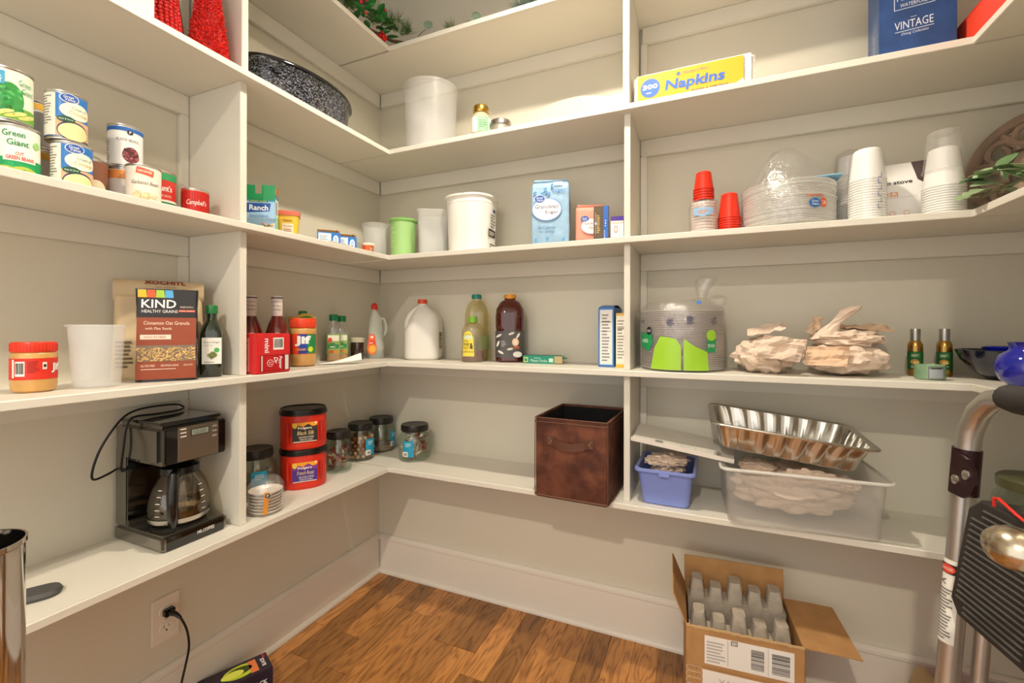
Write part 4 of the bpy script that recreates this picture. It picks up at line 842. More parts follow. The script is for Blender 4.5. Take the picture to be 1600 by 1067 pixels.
t = bigbottle('dark_juice_bottle', 'large dark red juice bottle with orange cap and grey apple label', .687, -.066, 24, .11, .258, None, 0, mat('dark_red_juice', '4a0d08', .08, coat=1), mat('orange_cap', 'e39a2c', .35), False)
MB().loft([ring(rr(.1118, .1118, .036, 6), .018), ring(rr(.1118, .1118, .036, 6), .118)], False, False).build('label', mat('grey_label', '5a5654', .4), t)
d = Dec(t, flat(-.0562)); rn = random.Random(3)
for u, v, a in ((-.042, .1, 30), (.005, .108, 20), (.03, .1, 60), (-.035, .038, -30), (.0, .05, 10), (-.045, .07, 70)): d.ell(u, v, .012, .0042, 'e6e0d6', 1, 'slice_picture', 14, a)
d.ell(.02, .076, .013, .015, 'f0c9a4', 1, 'apple_picture'); d.ell(.02, .076, .0075, .01, 'f6e8d2', 2, 'apple_picture'); d.ell(.028, .03, .017, .011, 'ece8e0', 1, 'apple_picture'); d.lines(-.034, .06, -.014, .084, 4, 'b8b4b4')
for i in range(5): d.ell(.016+i*.004, .055+(i % 2)*.003, .004, .003, 'c8642c', 2, 'cinnamon_picture')
d.done()
# plastic forks box
t = thing('fork_box', 'flat teal box of plastic forks with open end', 'box', (.83, -.085, T[4]), 1)
MB().loft([[(x_, y_, z_) for y_, z_ in ((-.038, 0), (.04, 0), (.04, .028), (-.038, .028))] for x_ in (-.066, .055)], True, False).build('box_body', mat('teal_card', '1f9078', .4), t, 0)
MB().sheet(lambda u, v: (.055+.028*v, -.038+.078*u, .028-.012*v), 4, 3, .001).build('flap', mat('teal_card', '1f9078', .4), t, 0); MB().sheet(lambda u, v: (.055+.03*v, -.038-.004*v, .002+.026*u), 4, 3, .001).build('flap', mat('tan_flap', 'b8a878', .6), t, 0)
d = Dec(t, flat(-.038)); d.text('Plastic Forks', -.004, .0105, .062, .01, 'e6f0e6', 2); d.lines(-.024, .019, .016, .0225, 1, 'e6f0e6'); d.rect(-.063, .004, -.046, .022, 'd8d06a', 1); d.ell(-.0545, .013, .006, .006, '1f9078', 2); d.rect(.034, .006, .05, .02, 'cfe6da', 1); d.done()
t = carton('cereal_box', 'slim white box with blue border, spine outward, beside the back wall divider', 1.081, -.102, T[4], .052, .135, .198, -1, '3c74b8')
d = Dec(t, flat(-.0675)); d.rect(-.021, .008, .021, .19, 'cfe0ee', 1); d.rect(-.018, .012, .018, .186, 'ece6de', 2); d.lines(-.014, .02, .014, .18, 15, '8c8a90', 3); d.rect(-.016, .148, .016, .1505, '5a5654', 4); d.rect(-.016, .118, .016, .1195, '5a5654', 4); d.done()
MB().sheet(lambda u, v: (-.024+.048*u, -.06+.12*v, .1985+.008*math.sin(math.pi*v)), 3, 8, .001).build('top_flap', mat('card_3c74b8', '3c74b8', .4), t, 0)
t = carton('yellow_cereal_box', 'slim cream box with yellow ends between the blue bordered box and the divider', 1.13, -.11, T[4], .034, .13, .178, 0, 'ead9a8')
d = Dec(t, flat(-.065)); d.rect(-.015, .014, .015, .168, 'efe8da', 1); d.lines(-.012, .03, .012, .16, 13, '9a958c', 2); d.rect(-.012, .125, .012, .128, '55504a', 3); d.rect(-.017, .0, .017, .01, 'e8b64a', 1); d.rect(-.017, .171, .017, .178, 'e8b64a', 1); d.done()

# ------------------------------------------------------------------ lowest shelf, corner bay
BLID = mat('black_lid', '1c1813', .35)
def candyjar(label, x, y, r, h, rot, fill, fh, seed, lab=True, la=25):
    t = thing('glass_jar', label, 'jar', (x, y, T[5]), rot, 'black lidded clear jars')
    MB().lathe([(0, 0), (r*.86, 0), (r*.97, .005), (r, .014), (r, h*.62), (r*.97, h*.7), (r*.8, h*.78), (r*.78, h*.8), (r*.78, h*.84), (r*.74, h*.84), (r*.74, h*.8), (r*.93, h*.69), (r*.965, h*.62), (r*.965, .016), (r*.9, .008), (0, .006)], 40).build('jar_body', GLASS, t)
    mb = MB().lathe([(0, h*.82), (r*.83, h*.82), (r*.84, h*.83), (r*.84, h*.97), (r*.81, h), (r*.5, h*.985), (0, h*.985)], 40)
    for i in range(36):
        a = 2*math.pi*i/36; mb.tube([(r*.838*math.cos(a), r*.838*math.sin(a), h*.84), (r*.838*math.cos(a), r*.838*math.sin(a), h*.96)], .001, 4)
    mb.build('lid', BLID, t)
    if lab:
        d = Dec(t, round_(r+.0004, None, 1, la), .005); d.rect(-.022, h*.16, .022, h*.6, '1f93b8', 1, 'label'); d.rect(-.022, h*.16, .0, h*.3, 'e6e4de', 2, 'label'); d.barcode(-.018, h*.17, -.002, h*.28, 3); d.lines(-.012, h*.44, .014, h*.56, 3, 'bfe0ea'); d.done()
    rn = random.Random(seed)
    if fill == 'candy':
        cols = [mat('wrap_brown', '7a3a22', .3, coat=.3), mat('wrap_silver', 'c6c2bc', .25, .7), mat('wrap_red', 'b0342a', .3), mat('wrap_cream', 'e2d2ba', .4)]
        for i in range(int(46*fh)+14):
            a, q = rn.uniform(0, 6.28), (r*.78)*rn.uniform(.35, 1); z_ = .016+rn.uniform(0, h*.6*fh)
            mb = MB(); mb.m = Matrix.Translation((q*math.cos(a), q*math.sin(a), z_)) @ Matrix.Rotation(rn.uniform(0, 6), 4, 'X') @ Matrix.Rotation(rn.uniform(0, 6), 4, 'Z')
            mb.box(0, 0, 0, .017, .009, .006, .002); mb.add([(.008, 0, 0), (.014, .005, .001), (.014, -.005, -.001), (.0141, 0, .002)], [(0, 1, 3), (0, 3, 2), (0, 2, 1), (1, 2, 3)]); mb.add([(-.008, 0, 0), (-.014, .005, .001), (-.014, -.005, -.001), (-.0141, 0, .002)], [(0, 1, 3), (0, 3, 2), (0, 2, 1), (1, 2, 3)])
            mb.build('candy', cols[rn.choice([0, 0, 1, 2, 3, 3])], t, 0)
    elif fill == 'nuts':
        m_ = [mat('nut_a', '9a5a34', .45), mat('nut_b', 'b8845a', .45), mat('nut_c', 'c9a488', .45)]
        for k in range(6):
            for i in range(14):
                a = 2*math.pi*(i+.5*(k % 2))/14; MB().ico((r*.8*math.cos(a)+rn.uniform(-.002, .002), r*.8*math.sin(a), .018+k*.0145), .0086, 2, (1, 1, .92)).build('nut', m_[rn.choice([0, 0, 1, 2])], t, 80)
        MB().lathe([(0, .01), (r*.66, .01), (r*.66, .09), (0, .098)], 20).build('nut_pile', m_[0], t)
    elif fill == 'low':
        MB().lathe([(0, .008), (r*.93, .008), (r*.93, .03), (0, .036)], 30).wob(.002, 90).build('crumbs', mat('crumbs', '9a7a6a', .8, var=.4, vscale=80), t)
    return t
candyjar('black lidded jar of wrapped sweets beside the red coffee canisters', .118, -.37, .049, .15, 44, 'candy', .75, 1, False)
candyjar('black lidded jar filled with round nuts', .084, -.215, .057, .148, 42, 'nuts', 1, 2, True, 42)
candyjar('nearly empty black lidded jar in the far corner', .072, -.074, .06, .144, 40, 'low', 1, 3, True, 60)
candyjar('black lidded jar of wrapped chocolates with blue label by the back wall', .286, -.125, .065, .142, 36, 'candy', 1.1, 4, True, -24)
candyjar('black lidded jar with blue band behind the bag of paper cups', .07, -.672, .06, .152, 53, 'low', 1, 5, True, 10)
t = thing('baking_cup_bag', 'clear bag of white fluted paper cups with orange strip', 'bag', (.207, -.742, T[5]), 48)
mb = MB()
for k in range(7):
    n = 48; z_ = .004+k*.0088
    mb.loft([[((r_+.0018*(i % 2))*math.cos(2*math.pi*i/n), (r_+.0018*(i % 2))*math.sin(2*math.pi*i/n), zz) for i in range(n)] for r_, zz in ((.036, z_), (.044, z_+.0078), (.042, z_+.0079), (.034, z_+.001))])
mb.build('paper_cups', mat('cup_paper', 'efe4d6', .7), t, 20)
MB().loft([ring(circ(r_, 30), z_) for r_, z_ in ((.042, .0005), (.0475, .006), (.05, .05), (.048, .075), (.04, .09), (.026, .1), (.008, .097))]).wob(.004, 45, 2, .002).build('bag_film', BAG, t, 60)
d = Dec(t, lambda u, v, h: ((.0515+h)*math.sin(u/.05), -(.0515+h)*math.cos(u/.05), v), .004); d.poly([(-.004, .008), (.008, .008), (.0125, .07), (.001, .07)], 'cc8430', 1, 'orange_strip'); d.ell(.0085, .06, .0062, .0062, '2a2a28', 2); d.text('P', .0085, .06, .0045, .007, 'f2ece2', 3, bold=.02); d.done()
def canister(label, z, h, band, roast, w2):
    t = thing('coffee_canister', label, 'canister', (.113, -.525, z), 52, 'red coffee canisters')
    RC = mat('red_canister', 'd8321c', .35)
    e = lambda k, zz: ring([(x*(1-.10*max(0, abs(y)/.07-.6)), y) for x, y in rr(.144*k, .136*k, .056*k, 9)], zz)
    MB().loft([e(.95, 0), e(.99, .004), e(1, .012), e(1, h*.76), e(.985, h*.82), e(.985, h*.86)]).build('canister_body', RC, t)
    MB().loft([e(1.01, h*.85), e(1.035, h*.86), e(1.035, h*.925), e(1.0, h*.93), e(.99, h*.99), e(.96, h), e(.93, h*.975), e(.5, h*.975)]).build('lid', mat('canister_lid', '14110f', .3), t)
    for s in (-1, 1): MB().tube([(s*.0495, -.0655, h*.2), (s*.051, -.0655, h*.3), (s*.052, -.065, h*.5), (s*.051, -.0655, h*.66), (s*.0495, -.0655, h*.72)], [.003, .005, .006, .005, .003], 8).build('grip', mat('red_grip', 'b9240f', .35), t)
    MB().box(.0, -.0682, h*.44, .076, .0012, h*.5, .0005).build('label', mat('label_'+band, band, .4), t, 0)
    d = Dec(t, flat(-.0689)); d.rect(-.038, h*.58, .038, h*.69, 'f0a024', 1); d.poly([(-.038, h*.55), (-.02, h*.62), (-.006, h*.58), (.01, h*.65), (.024, h*.58), (.038, h*.61), (.038, h*.5), (-.038, h*.5)], w2, 2); d.ell(-.03, h*.62, .007, .009, 'e6c23c', 3); d.ell(.033, h*.67, .0035, .0035, 'f2e6d0', 3)
    d.text('Folgers', .0, h*.545, .042, .0095, 'f6f2ea', 4, bold=.02); d.text(roast, .002, h*.43, .052, .013, 'f0d89a', 4, .3); d.text('GROUND COFFEE', .004, h*.32, .046, .006, 'f2e8d8', 4); d.text('MEDIUM DARK', .004, h*.26, .04, .005, 'f2e8d8', 4); d.rect(-.036, h*.2, .036, h*.22, 'e8dcc0', 3); d.done()
canister('red coffee canister with purple label, standing under the other one', T[5], .131, '4b2a86', 'French Roast', '7a3a8c')
canister('red coffee canister with black label, stacked on top of the other one', T[5]+.1315, .131, '2a2422', 'Black Silk', '3c2c22')
# brown fabric bin
t = thing('fabric_bin', 'brown fabric storage cube with strap handle, pushed against the divider', 'bin', (1.004, -.178, T[5]), -1.7)
SUEDE = mat('brown_suede', '70402a', .75, col2='4a2417', vscale=16, bump=.25, bscale=220)
bw, bd, bh = .232, .275, .252
MB().loft([ring(rr(bw*k, bd*k, .008, 3), z_) for k, z_ in ((.99, 0), (1, .004), (1.004, .12), (1.0, bh))] + [ring(rr(bw-.01, bd-.01, .006, 3), bh), ring(rr(bw-.012, bd-.012, .006, 3), .008)]).build('bin_walls', SUEDE, t, 30)
MB().loft([ring(rr(bw-.0105, bd-.0105, .006, 3), bh-.006), ring(rr(bw-.0125, bd-.0125, .006, 3), .0082), ring(rr(bw-.0135, bd-.0135, .006, 3), .0092), ring(rr(bw-.0115, bd-.0115, .006, 3), bh-.006)], False, False).build('lining', mat('black_lining', '0a0809', .9), t, 30)
PIP = mat('brown_piping', '63412f', .6)
for z_ in (.006, bh-.001, bh-.014):
    o = rr(bw+.003, bd+.003, .009, 4); MB().tube([(x, y, z_) for x, y in o] + [(o[0][0], o[0][1], z_)], .0018 if z_ > .1 else .0028, 6).build('piping', PIP, t)
for s in (-1, 1): MB().tube([(s*(bw/2+.0005), -bd/2-.0005, .006), (s*(bw/2+.0012), -bd/2-.0012, .12), (s*(bw/2+.0005), -bd/2-.0005, bh-.002)], .0016, 6).build('seam', PIP, t)
MB().sheet(lambda u, v: (-.058+.116*u, -bd/2-.003-.016*math.sin(math.pi*u)**.5*(1 if .0 < u < 1 else 0), bh*.72-.012*math.sin(math.pi*u)+(v-.5)*.024), 16, 3, .003).build('strap_handle', mat('brown_strap', '5a3626', .6), t, 50)
for s in (-1, 1):
    o = MB().box(s*.06, -bd/2-.0035, bh*.722, .028, .003, .027, .001).build('strap_patch', mat('brown_strap', '5a3626', .6), t, 0)
    d = Dec(o, flat(-bd/2-.005)); x0 = s*.06
    d.poly([(x0-.01, bh*.722-.0105), (x0-.008, bh*.722-.0105), (x0+.01, bh*.722+.0105), (x0+.008, bh*.722+.0105)], '8a6650', 1, 'stitching'); d.poly([(x0+.008, bh*.722-.0105), (x0+.01, bh*.722-.0105), (x0-.008, bh*.722+.0105), (x0-.01, bh*.722+.0105)], '8a6650', 1, 'stitching'); d.done()
# ------------------------------------------------------------------ second shelf from the top, right bay
t = thing('napkin_pack', 'wide pack of paper napkins in clear wrap with yellow printed front', 'napkin pack', (1.342, -.135, T[2]), 0)
mb = MB().box(0, 0, .054, .33, .15, .106, .006); mb.wob(.0015, 30, 3).build('napkins', mat('napkin_paper', 'f2ecdf', .7), t, 60)
MB().box(0, 0, .0545, .337, .156, .1085, .009).wob(.002, 22, 1).build('wrap', BAG, t, 60)
MB().box(-.008, -.0795, .056, .295, .001, .088, .0003).build('label', mat('napkin_yellow', 'dba52e', .35), t, 0)
d = Dec(t, flat(-.0802)); d.ell(-.118, .058, .029, .029, '2f5fae', 1); d.text('300', -.118, .062, .044, .015, 'f4f4ee', 2, bold=.03); d.lines(-.13, .042, -.106, .047, 1, 'f4f4ee'); d.text('Napkins', .008, .052, .165, .04, '2a62b8', 2, .1, .03); d.text('THICK & STRONG', .05, .024, .1, .01, '4a5a78', 2, .1, .02); d.poly([(-.043, .085), (-.036, .092), (-.029, .085), (-.036, .078)], '3c5a8c', 1); d.text("Member's Mark", .012, .086, .07, .0085, '6a7078', 2); d.poly([(-.155, .013), (-.118, .013), (-.155, .026)], '5aa6d8', 1); d.poly([(.139, .013), (.1, .013), (.139, .035)], 'f3ead0', 1); d.done()
t = carton('glassware_box', 'tall dark blue glassware box with silver lettering', 1.87, -.166, T[2], .148, .14, .27, -6, '2c4a7c', bev=.0012, m=mat('blue_marbled_card', '2a4a80', .4, var=.3, vscale=18))
d = Dec(t, flat(-.07)); SV = 'd6dae0'
d.text('VINTAGE', -.006, .078, .074, .02, SV, 1); d.rect(-.042, .062, .032, .0635, SV, 1); d.text('Dining Collection', -.004, .055, .052, .008, SV, 1, .3); d.rect(-.012, .0935, 0, .0945, SV, 1)
for a in ((-.044, .118, .034, .1194), (-.044, .168, .034, .1694), (-.044, .118, -.0426, .1694), (.0326, .118, .034, .1694)): d.rect(*a, SV, 1, 'silver_frame')
d.text('MARQUIS', -.005, .146, .066, .017, SV, 1); d.text('WATERFORD', -.005, .128, .054, .009, SV, 1); d.done()
d = Dec(t, lside(-.074)); d.text('VINTAGE', .012, .07, .05, .016, 'b8c2d0', 1, rot=90)
for i in range(7): d.poly([(-.02, .02+i*.014), (.05, .04+i*.014), (.05, .043+i*.014), (-.02, .023+i*.014)], '9aa8bc', 1, 'line_drawing')
d.done()
t = carton('red_gift_box', 'long bright red box lying on the shelf that turns the corner', 2.046, -.3, T[2], .176, .32, .062, 0, 'ee4a32')
MB().box(0, 0, .064, .178, .322, .004, .001).build('lid', mat('red_lid', 'f0553c', .4), t, 0)
t = carton('red_tall_box', 'darker red upright box behind the long red box', 2.046, -.56, T[2], .17, .18, .15, 0, 'b8281c')

# ------------------------------------------------------------------ middle shelf, right bay
def cupstack(name, label, x, y, z, rb, rt, ch, n, pitch, m, flip, cat='cup stack', body=None, segs=30):
    """n nested cups; flip = mouths down"""
    t = thing(name, label, cat, (x, y, z))
    pr = [(rb*.86, 0), (rb, .003), (rt, ch-.004), (rt+.0018, ch-.004), (rt+.0018, ch), (rt-.0008, ch), (rb-.0008, .004), (0, .004)]
    me = None
    for i in range(n):
        o_ = i*pitch
        if flip: P_ = [(r_, ch-z_) for r_, z_ in pr]
        else: P_ = pr
        if me is None:
            o = MB().lathe(P_, segs).build('cup', m, t, 30); me = o.data
        else:
            o = bpy.data.objects.new('cup', me); COL.objects.link(o); o.parent = t
        o.location = (0, 0, o_)
    return t
REDC = mat('red_cup', 'd8301a', .3)
t = cupstack('red_cup_stack', 'stack of red plastic cups upside down on a bag wrapped sleeve', 1.376, -.17, T[3]+.108, .0215, .028, .055, 5, .008, REDC, True)
t = thing('wrapped_cup_sleeve', 'bag wrapped sleeve of small cups below the red cups', 'cup sleeve', (1.376, -.17, T[3]))
mb = MB()
for k in range(11): mb.lathe([(0, .004+k*.009), (.032, .004+k*.009), (.0355, .0085+k*.009), (.0355, .0105+k*.009), (.033, .011+k*.009), (0, .011+k*.009)], 26)
mb.build('cups', mat('pale_cups', 'ecdcd6', .5), t, 30)
MB().loft([ring(circ(r_, 26), z_) for r_, z_ in ((.038, .0005), (.0415, .01), (.0405, .05), (.042, .085), (.038, .104), (.03, .1075))]).wob(.003, 60, 4, .001).build('bag_film', BAG, t, 60)
d = Dec(t, round_(.043), .004); d.poly([(-.03, .06), (.0, .052), (.03, .062), (.03, .078), (-.03, .08)], '8fb4d6', 1); d.lines(-.015, .062, .015, .074, 2, 'e08a5a'); d.done()
cupstack('red_cup_stack', 'stack of red party cups upside down beside the bagged plates', 1.447, -.155, T[3], .0225, .0305, .075, 8, .0072, REDC, True)
t = thing('plate_bag', 'clear bag holding a tall stack of white foam plates with printed card', 'plate pack', (1.6, -.134, T[3]))
pl = None
for i in range(26):
    if pl is None:
        o = MB().lathe([(0, .002), (.075, 0), (.09, .003), (.117, .0105), (.118, .012), (.115, .0122), (.088, .005), (0, .004)], 44).build('plate', WHITEFOAM, t, 40); pl = o.data
    else:
        o = bpy.data.objects.new('plate', pl); COL.objects.link(o); o.parent = t
    rn = random.Random(i); o.location = (rn.uniform(-.0015, .0015), rn.uniform(-.0015, .0015), .001+i*.0045)
MB().box(.055, -.025, .1365, .13, .09, .002).build('card_insert', mat('card_sky', '8cc8e4', .4), t, 0)
d = Dec(t, topf(.1376)); d.ell(.04, -.05, .022, .012, '2c62b4', 1); d.ell(.085, -.02, .02, .014, 'f2c4b0', 1); d.done()
MB().loft([ring(circ(r_, 36), z_, dx, dy) for r_, z_, dx, dy in ((.116, .0006, 0, 0), (.12, .01, 0, 0), (.1205, .06, 0, 0), (.119, .125, 0, 0), (.1, .155, .0, 0), (.06, .2, -.005, 0), (.03, .235, -.005, 0), (.006, .24, -.005, 0))]).wob(.011, 24, 7, .11).build('bag_film', BAG, t, 70)
d = Dec(t, round_(.1222), .006); d.ell(.05, .055, .015, .0125, '2667ae', 1); d.text('Great', .05, .0595, .018, .006, 'ffffff', 2, .2); d.text('Value', .051, .0515, .018, .006, 'ffffff', 2, .2); d.text('Everyday', .052, .075, .045, .0085, 'e2622c', 1, bold=.02); d.ell(.075, .056, .009, .013, 'e2622c', 1); d.text('28', .075, .056, .011, .01, 'f8efe6', 2); d.done()
t = cupstack('foam_cup_stack', 'tall stack of white foam cups in front of the boxed stove', 1.776, -.186, T[3], .03, .0395, .085, 17, .0068, WHITEFOAM, True)
d = Dec(t, lambda u, v, h: ((.0418+h)*math.sin(u/.041), -(.0418+h)*math.cos(u/.041), v), .004)
for i in range(6): d.rect(.012+(i % 2)*.008, .03+i*.016, .0135+(i % 2)*.008, .042+i*.016, '5a6ab0', 1, 'sleeve_print'); d.rect(.012, .03+i*.016, .0215, .0315+i*.016, '5a6ab0', 1, 'sleeve_print')
d.done()
MB().loft([ring(circ(r_, 24), z_) for r_, z_ in ((.0425, .001), (.0432, .01), (.043, .1), (.038, .185))], False, False).build('sleeve_film', CLEAR, t)
t = cupstack('bowl_stack', 'bagged stack of white foam bowls against the back wall', 1.772, -.052, T[3], .029, .034, .06, 26, .0066, WHITEFOAM, True, 'bowl stack')
MB().loft([ring(circ(r_, 24), z_, dx) for r_, z_, dx in ((.038, .16, 0), (.038, .2, 0), (.035, .232, 0), (.012, .244, -.004))]).wob(.002, 40, 3, .003).build('bag_top', BAG, t, 60)
t = carton('stove_box', 'white tabletop fire pit box with brown flame photo', 1.873, -.088, T[3], .13, .07, .168, -9, 'ece8e2')
d = Dec(t, flat(-.035)); d.poly([(.02, .168), (.065, .168), (.065, 0), (.046, 0), (.046, .11), (.034, .12)], '4a3836', 1, 'photo'); d.text('solo stove', -.014, .118, .075, .011, '2a2624', 2, bold=.02); d.poly([(-.062, .113), (-.056, .123), (-.052, .113)], 'd8552c', 1); d.text('mesa', -.03, .086, .05, .013, 'e88a5a', 2); d.rect(-.06, .076, .034, .0765, '9a948c', 1)
for i in range(3): d.ell(-.048+i*.03, .034, .007, .007, 'f0b8a0', 1); d.ell(-.048+i*.03, .034, .005, .005, 'ece8e2', 2); d.rect(-.053+i*.03, .02, -.043+i*.03, .0225, '8a847c', 1)
d.poly([(.05, .128), (.056, .152), (.058, .14), (.062, .15), (.063, .128)], 'f0a03c', 2, 'flame_picture'); d.rect(.047, .11, .065, .122, 'b8b0aa', 2, 'photo'); d.done()
t = cupstack('clear_cup_stack', 'tall stack of clear plastic cups beside the eucalyptus', 1.934, -.182, T[3], .03, .0405, .1, 13, .0062, mat('milky_plastic', 'e4e2dd', .25, coat=.3), True, segs=30)
o = MB().lathe([(.0405, .0), (.0425, .0), (.0425, .003), (.0405, .004), (.031, .098), (.026, .1), (0, .1), (0, .0985), (.03, .096)], 30).build('top_cup', film('cup_film', .12, .1, haze=.14), t); o.location = (0, 0, .118)
# eucalyptus branch and carved medallion
t = thing('eucalyptus_branch', 'pale green eucalyptus branch draped over the corner shelf edge', 'greenery', (2.0, -.3, T[3]))
MB().tube([(-.02, .06, .03), (.01, .01, .045), (.03, -.06, .05), (.05, -.14, .055), (.06, -.22, .05)], .0025, 6).build('stem', mat('euc_stem', '7a7a58', .7), t)
EUC2 = mat('eucalyptus_pale', '9fb488', .55, var=.22, vscale=25); EUC3 = mat('eucalyptus_deep', '5f8150', .5, var=.2, vscale=25)
rn = random.Random(12)
for i in range(30):
    k = rn.random(); p = (-.02+.08*k+rn.uniform(-.02, .02), .06-.28*k+rn.uniform(-.015, .015), .04+rn.uniform(-.005, .04)); mb = MB()
    dr = (rn.uniform(-1.2, .5), rn.uniform(-1, .3), rn.uniform(.05, .7)); leaf(mb, p, dr, rn.uniform(.04, .056), rn.uniform(.03, .04), (rn.uniform(-.6, .1), rn.uniform(-.7, 0), 1), .2); mb.build('leaf', EUC2 if rn.random() < .6 else EUC3, t, 50)
for i, (p, dr, l_) in enumerate((((-.03, .02, .035), (-.8, -.6, -.12), .06), ((.0, .02, .05), (-1, -.2, .1), .058), ((-.03, .0, .036), (-.7, -.6, -.12), .056), ((.01, -.03, .055), (-.9, -.5, .3), .055), ((-.03, .05, .03), (-.9, -.4, .0), .05))):
    mb = MB(); leaf(mb, p, dr, l_, .042, (-.5, -.6, 1), .15); mb.build('leaf', EUC2, t, 50)
t = thing('carved_medallion', 'round carved wooden wall medallion leaning in the corner of the middle shelf', 'wood carving', (2.128, -.118, T[3]), -50, None, (-3, 0))
WOODM = mat('washed_wood', 'a98f7c', .75, var=.3, vscale=18, bump=.3, bscale=60)
MR = .134
def ringpath(r, cx=0, cz=MR, a0=0, a1=360, n=48): return [(cx+r*math.cos(R(a0+(a1-a0)*i/n)), 0, cz+r*math.sin(R(a0+(a1-a0)*i/n))) for i in range(n+1)]
mb = MB(); mb.loft([[(q*math.cos(a), y_, MR+q*math.sin(a)) for q, y_ in ((MR, -.008), (MR, .008), (MR-.022, .01), (MR-.026, .0), (MR-.022, -.012))] for a in [2*math.pi*i/60 for i in range(61)]], False, False); mb.build('outer_ring', WOODM, t)
for k in range(8):
    a = 45*k+10; c_, s_ = math.cos(R(a)), math.sin(R(a)); mb = MB()
    pth = []
    for i in range(26):
        u = i/25; th = R(-150+440*u); q = .036*(1-.62*u); pth.append((.078*c_+q*math.cos(th+R(a)), -.002, MR+.078*s_+q*math.sin(th+R(a))))
    mb.tube(pth, [.009-.003*i/25 for i in range(26)], 8); mb.build('scroll', WOODM, t)
    mb = MB(); mb.tube([(.045*c_, 0, MR+.045*s_), (  .07*math.cos(R(a+20)), 0, MR+.07*math.sin(R(a+20))), (.115*math.cos(R(a+24)), 0, MR+.115*math.sin(R(a+24)))], [.008, .012, .008], 8); mb.build('spoke', WOODM, t)
MB().loft([[(q*math.cos(2*math.pi*i/24), y_, MR+q*math.sin(2*math.pi*i/24)) for i in range(24)] for q, y_ in ((.036, .008), (.04, 0), (.036, -.012), (.016, -.018))]).build('rosette', WOODM, t)

# ------------------------------------------------------------------ second shelf from the floor, right bay
t = thing('plate_pack', 'plastic wrapped pack of paper plates with lime green print and knotted top', 'plate pack', (1.312, -.137, T[4]))
o_p = None
for i in range(34):
    if o_p is None:
        o = MB().lathe([(0, .001), (.085, 0), (.122, .0075), (.1225, .009), (.085, .003), (0, .003)], 44).build('plate', mat('paper_plate', 'efe6e2', .6), t, 40); o_p = o.data
    else:
        o = bpy.data.objects.new('plate', o_p); COL.objects.link(o); o.parent = t
    o.location = (0, 0, .001+i*.0052)
PR = .1265
MB().loft([ring(circ(r_, 44), z_, dx, dy) for r_, z_, dx, dy in ((.122, .0005, 0, 0), (PR, .008, 0, 0), (PR, .175, 0, 0), (.122, .192, 0, 0), (.1, .208, -.005, 0), (.055, .208, .03, -.02), (.026, .212, .05, -.03), (.012, .222, .06, -.035), (.02, .245, .062, -.035), (.03, .275, .072, -.035), (.022, .285, .078, -.035))]).wob(.004, 26, 5, .17).build('bag_film', BAG, t, 60)
MB().loft([ring(circ(r_, 20), z_, .105, -.03) for r_, z_ in ((.006, .19), (.02, .2), (.026, .218), (.012, .226))]).wob(.006, 60, 9).build('bag_tail', BAG, t, 60)
d = Dec(t, round_(PR+.001), .006); LIME = thin('lime_print', 'a8dc3a', .92, .3); GRN = thin('green_print', '1f9a5a', .95, .3)
d.poly([(-.09, .006), (.005, .006), (.005, .075), (-.01, .098), (-.055, .105), (-.075, .07)], LIME, 1, 'lime_panel'); d.poly([(.012, .006), (.085, .006), (.08, .06), (.045, .075), (.03, .085), (.012, .098)], LIME, 1, 'lime_panel')
d.poly([(-.15, .075), (-.1, .058), (-.082, .085), (-.085, .11), (-.15, .118)], GRN, 1, 'green_panel'); d.text('PAPER', -.118, .09, .034, .012, 'e6f0e4', 2); d.ell(-.098, .121, .011, .0125, '22242c', 2); d.text('165', -.098, .121, .014, .007, 'f0f0ee', 3); d.text("Member's", -.135, .152, .03, .016, '2a3060', 2, .3)
d.poly([(.078, .06), (.11, .058), (.112, .1), (.08, .105)], GRN, 1, 'green_panel'); d.ell(.094, .108, .017, .016, LIME, 2, 'lime_panel'); d.text('DINNER', .094, .078, .024, .01, 'e6f0e4', 2); d.text('Mark', .105, .15, .02, .025, '2a3060', 2, .3, 0, -60)
d.lines(-.035, .137, -.012, .158, 7, '3c4270', 2, False, 'barcode'); d.lines(.02, .14, .042, .165, 9, '3c4270', 2, False, 'barcode'); d.done()
MB().box(.052, -.09, .205, .014, .004, .008, .001).build('bag_clip', mat('blue_clip', '3a78c8', .4), t, 0)
def crumpled(mb, c, rad, sc, seed, sub=4, amp=.28, flatb=True):
    def fn(co):
        n1 = noise.cell(co*1.9+Vector((seed, 0, 0))); v = noise.voronoi(co*2.1+Vector((seed, seed, 0)))[0]; n2 = noise.noise(co*3.3+Vector((0, seed, 0))); return 1-amp*.6+amp*(v[1]-v[0])*1.1+amp*.5*n2+.0*n1
    k = len(mb.v); mb.ico(c, rad, sub, sc, fn)
    if flatb:
        mb.v[k:] = [(x, y, max(z_, .0005)) for x, y, z_ in mb.v[k:]]
    return mb
def flap_sheet(mb, p, u, v, amp, seed, n=7):
    P, U, V = Vector(p), Vector(u), Vector(v); nn = U.cross(V).normalized()
    mb.sheet(lambda a, b: tuple(P+U*a+V*b+nn*amp*noise.noise(Vector((a*3.1+seed, b*3.1, seed)))), n, n, .0007)
t = thing('paper_bundle', 'squat bundle of crumpled kraft packing paper beside the plate pack', 'packing paper', (1.542, -.139, T[4]))
mb = crumpled(MB(), (0, 0, .052), .09, (1.0, 1.12, .66), 3); mb.build('crumpled_paper', KRAFT, t, 0)
mb = MB(); flap_sheet(mb, (-.05, -.05, .108), (.1, .01, .018), (.01, .07, .02), .02, 1); mb.build('paper_fold', KRAFT, t, 0)
mb = MB(); flap_sheet(mb, (-.03, -.108, .05), (.1, -.008, -.012), (.02, .015, .06), .022, 2); mb.build('paper_fold', KRAFT, t, 0)
